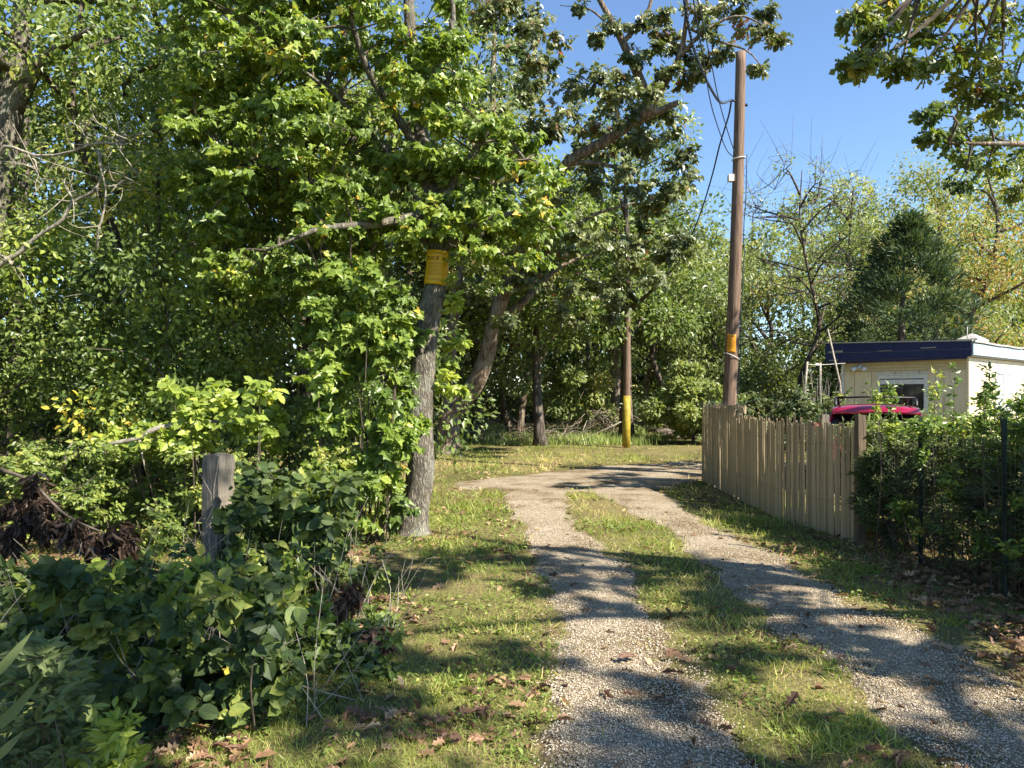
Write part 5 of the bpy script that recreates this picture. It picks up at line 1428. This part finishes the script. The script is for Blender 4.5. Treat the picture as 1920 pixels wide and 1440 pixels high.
# ------------------------------------------------------------------ car
def car():
    M['paint'] = plain_mat('magenta_red_car_paint', (.36, .008, .050), .22, .5, .1, 1.0)
    M['cglass'] = plain_mat('tinted_car_glass', (.012, .014, .018), .04, .7)
    M['black'] = plain_mat('black_car_trim', (.015, .015, .016), .5, .4)
    M['tyre'] = plain_mat('tyre_rubber', (.02, .02, .02), .85, .2)
    M['rim'] = plain_mat('alloy_rim', (.45, .45, .46), .3, .5, .9)
    M['lamp'] = plain_mat('red_lamp_lens', (.35, .01, .01), .15, .6)
    M['clear'] = plain_mat('headlamp_lens', (.6, .6, .6), .1, .6)
    base = A(5.85, 12.0, 0)
    root = thing('parked_car', 'magenta red car with black roof rails parked behind the fence', 'car', tuple(base))
    hd = math.radians(24)
    ax = A(math.sin(hd), math.cos(hd), 0); rt = A(ax[1], -ax[0], 0)
    def W(x, y, z): return base + rt * x + ax * y + UP * z
    # cross sections from the tail (y=0) to the nose
    def loft(secs, name, mat, close=True):
        V = []; k = len(secs[0][1])
        for y, ring in secs: V += [W(x, y, z) for x, z in ring]
        n = len(secs); q = []
        for i in range(n - 1):
            for j in range(k - 1):
                a = i * k + j; q += [a, a + 1, a + k + 1, a + k]
        sizes = [4] * ((n - 1) * (k - 1))
        L = q + list(range(k))[::-1] + list(range((n - 1) * k, n * k)); sizes += [k, k]
        return G().add(V, L, sizes).build(name, mat, root, True)
    def ring(hw, zb, zt, belly=.03):
        r = [(-hw + .06, zb), (-hw - belly, zb + .2), (-hw - belly, zt - .18), (-hw, zt - .04), (-hw + .06, zt)]
        return r + [(-x, z) for x, z in r[::-1]]
    loft([(0, ring(.74, .38, .82)), (.06, ring(.80, .30, .93)), (.5, ring(.85, .24, .95)), (2.0, ring(.87, .22, .94)), (2.9, ring(.86, .22, .93)), (3.5, ring(.83, .24, .84)), (3.95, ring(.76, .28, .72)), (4.1, ring(.66, .36, .62))], 'body', M['paint'])
    # greenhouse glass
    def gl(hwb, hwt, zb, zt): return [(-hwb, zb), (-hwt, zt), (hwt, zt), (hwb, zb)]
    loft([(.10, gl(.74, .73, .90, .92)), (.42, gl(.77, .62, .92, 1.33)), (.6, gl(.77, .62, .92, 1.36)), (2.1, gl(.78, .60, .92, 1.38)), (2.9, gl(.77, .76, .90, .92))], 'greenhouse', M['cglass'])
    # roof shell
    def rr(hw, z): return [(-hw - .04, z - .05), (-hw, z), (-hw * .6, z + .035), (0, z + .045), (hw * .6, z + .035), (hw, z), (hw + .04, z - .05), (0, z - .03)]
    roof = loft([(.22, rr(.60, 1.325)), (.30, rr(.63, 1.37)), (.9, rr(.64, 1.40)), (1.5, rr(.63, 1.40)), (2.1, rr(.60, 1.36)), (2.2, rr(.56, 1.33))], 'roof', M['paint'])
    for x0 in (-.4, -.12, .16, .42):
        G().tube([W(x0, y, 1.425 - abs(x0) * .04 - (y - 1) ** 2 * .02) for y in np.linspace(.4, 1.95, 6)], .006, 4).build('roof_rib', M['paint'], roof, True)
    for s in (-1, 1):
        for yb, yt in ((.14, .44), (1.32, 1.28), (2.86, 2.08)):
            G().tube([W(s * .765, yb, .92), W(s * .62, yt, 1.36)], .03, 6).build('pillar', M['paint'], root, True)
        p = smooth_path([W(s * .60, .34, 1.41), W(s * .60, .42, 1.50), W(s * .60, .7, 1.535), W(s * .59, 1.3, 1.545), W(s * .57, 1.85, 1.52), W(s * .56, 2.02, 1.40)], 24)
        G().tube(p, .024, 7).build('roof_rail', M['black'], root, True)
        G().box(W(s * .60, 1.2, 1.47), (.035, .06, .12)).build('rail_foot', M['black'], root)
        tl = [W(s * .70, -.015, .60), W(s * .70, -.02, .85)]
        G().tube(tl, [.06, .045], 8).build('tail_light', M['lamp'], root, True)
        G().tube([W(s * .58, 4.04, .58), W(s * .68, 3.94, .62)], [.07, .05], 8).build('headlight', M['clear'], root, True)
        for y in (.78, 3.2):
            c = W(s * .82, y, .32)
            th = np.linspace(0, 2 * math.pi, 25)
            w = G().tube([c - rt * s * .09, c - rt * s * .085, c + rt * s * .085, c + rt * s * .09], [.26, .315, .315, .26], 24).build('wheel', M['tyre'], root, True)
            G().tube([c + rt * s * .086, c + rt * s * .10], [.21, .19], 18).build('rim', M['rim'], w, True)
        G().box(W(s * .96, 2.65, .98), (.16, .1, .11)).build('mirror', M['paint'], root)
    for y in (.62, 1.75):
        G().tube([W(-.60, y, 1.545), W(0, y, 1.565), W(.60, y, 1.545)], .016, 6).build('crossbar', M['black'], root, True)
    # rear window rim and wiper, bumper
    G().tube(smooth_path([W(-.60, .21, 1.30), W(0, .18, 1.325), W(.60, .21, 1.30)], 10), .022, 6).build('spoiler', M['paint'], root, True)
    G().tube([W(-.02, .095, .95), W(.32, .16, 1.05)], .010, 5).build('wiper', M['black'], root, True)
    G().box(W(0, -.04, .46), (1.45, .1, .16), 0).build('bumper', M['black'], root)
car()

# ------------------------------------------------------------------ small things behind the fence and at the bend
def small():
    rng = np.random.default_rng(160)
    d = 20
    b = px(1508, 790, d); b[2] = 0
    r = thing('white_stake', 'short white stake standing left of the mobile home', 'stake', tuple(b))
    G().tube([b, px(1509, 725, d), px(1514, 678, d)], [.045, .04, .026], 7, bump=.1).build('stake', M['dead_wood'], r, True)
    b = px(1583, 790, 18.5); b[2] = 0
    r = thing('leaning_pole', 'thin pale pole leaning against the left end of the mobile home', 'pole', tuple(b))
    G().tube([b, px(1575, 720, 18.6), px(1552, 617, 19)], [.030, .028, .02], 7).build('pole', M['dead_wood'], r, True)
    b = px(1538, 790, 20.5); b[2] = 0
    r = thing('clothesline_post', 'thin clothesline post between the white stake and leaning pole', 'post', tuple(b))
    G().tube([b, px(1538, 680, 20.5)], [.035, .03], 7).build('post', M['dead_wood'], r, True)
    G().box(px(1532, 683, 20.4), (.10, .04, .06)).build('peg', M['tie'], r)
    tag(G().tube(smooth_path([px(1512, 683, 20), px(1538, 684, 20.5), px(1585, 681, 22)], 10), .006, 4).build('clothesline', M['tie'], None, True), 'thin clothesline stretched from the white stake to the mobile home', 'line')
    # dry bush between the poles
    b = px(1545, 790, 20); b[2] = 0
    r = thing('bare_bush', 'bare tan twiggy bush between the stake and the mobile home', 'bush', tuple(b))
    g = G()
    for _ in range(22):
        x = rng.uniform(-.7, .6); q = b + A(x * .3, rng.normal(0, .1), .2)
        e = b + A(x, rng.normal(0, .2), rng.uniform(1.5, 2.3))
        g.tube(smooth_path([q, (q + e) / 2 + rng.normal(0, .1, 3), e], 7), np.linspace(.016, .005, 7), 4)
    g.build('stems', M['dead_wood'], r, kind='stuff')
    # white board and dark heap at the bend
    b = px(1239, 822, 27); b[2] = 0
    r = thing('white_board', 'small white board leaning on the grass beyond the yellow-based pole', 'board', tuple(b))
    G().obox(b, A(.22, .02, -.02), A(0, .03, 0), A(-.06, .14, .38)).build('board', M['tie'], r)
    b = px(1270, 826, 26.5); b[2] = 0
    r = thing('log_heap', 'low dark heap of logs beside the small white board', 'log pile', tuple(b))
    for i in range(9):
        c = b + A(rng.uniform(-.5, .6), rng.uniform(-.2, .2), .08 + .12 * (i % 3)); w = unit(A(1, rng.normal(0, .4), rng.normal(0, .08))) * rng.uniform(.3, .5)
        G().tube([c - w, c + w], .08 * rng.uniform(.6, 1.1), 8, bump=.1).build('log', M['bark_dark'], r, True)
    # red bloom
    c = px(536, 1096, 5.6); 
    r = thing('red_bloom', 'tiny bright red bloom low in the shade right of the weathered post', 'flower', tuple(c))
    M['red'] = leaf_mat('red_petal', [(0, (.5, .02, .03)), (1, (.7, .05, .06))], .3, .5, .3)
    n = 9
    g = G(); add_leaves(g, T_BROAD, np.repeat(c[None], n, 0), rng.normal(size=(n, 3)) + UP * .4, rng.normal(size=(n, 3)), np.full(n, .022), rng.uniform(0, 1, n)); g.build('petals', M['red'], r)
    G().tube([A(c[0], c[1] + .02, float(gz(c[0], c[1]))), c], .002, 4).build('stem', M['twig'], r)
    # larger fallen leaves one can pick out
    P = []
    while len(P) < 44:
        y = 2.6 * math.exp(rng.uniform(0, 1) * math.log(8.5 / 2.6)); x = rng.uniform(-.9, 3.1)
        if abs(x / y) < .66: P.append((x, y))
    ms = [mesh_from('fallen_leaf', t[0], t[1], t[2], np.full(len(t[2]), q), np.zeros(len(t[2])), M['deadleaf']) for t in (T_OAK, T_CURL) for q in (.3, .55, .85)]
    for x, y in P:
        o = bpy.data.objects.new('fallen_leaf', ms[rng.integers(6)]); COL.objects.link(o)
        o.location = (x, y, float(gz(x, y)) + .03); s = rng.uniform(.09, .14); o.scale = (s, s, s)
        o.rotation_euler = (rng.normal(0, .25), rng.normal(0, .25), rng.uniform(0, 6.28))
        where = 'left verge grass' if x < .28 else 'left wheel track' if x < 1.05 else 'grass strip between the tracks' if x < 1.8 else 'right wheel track'
        near = 'near the bottom edge' if y < 4.2 else 'halfway up the drive' if y < 6.2 else 'towards the stick fence'
        tag(o, 'dry brown leaf on the %s, %s' % (where, near), 'fallen leaf', 'dry leaves on the ' + where)
small()
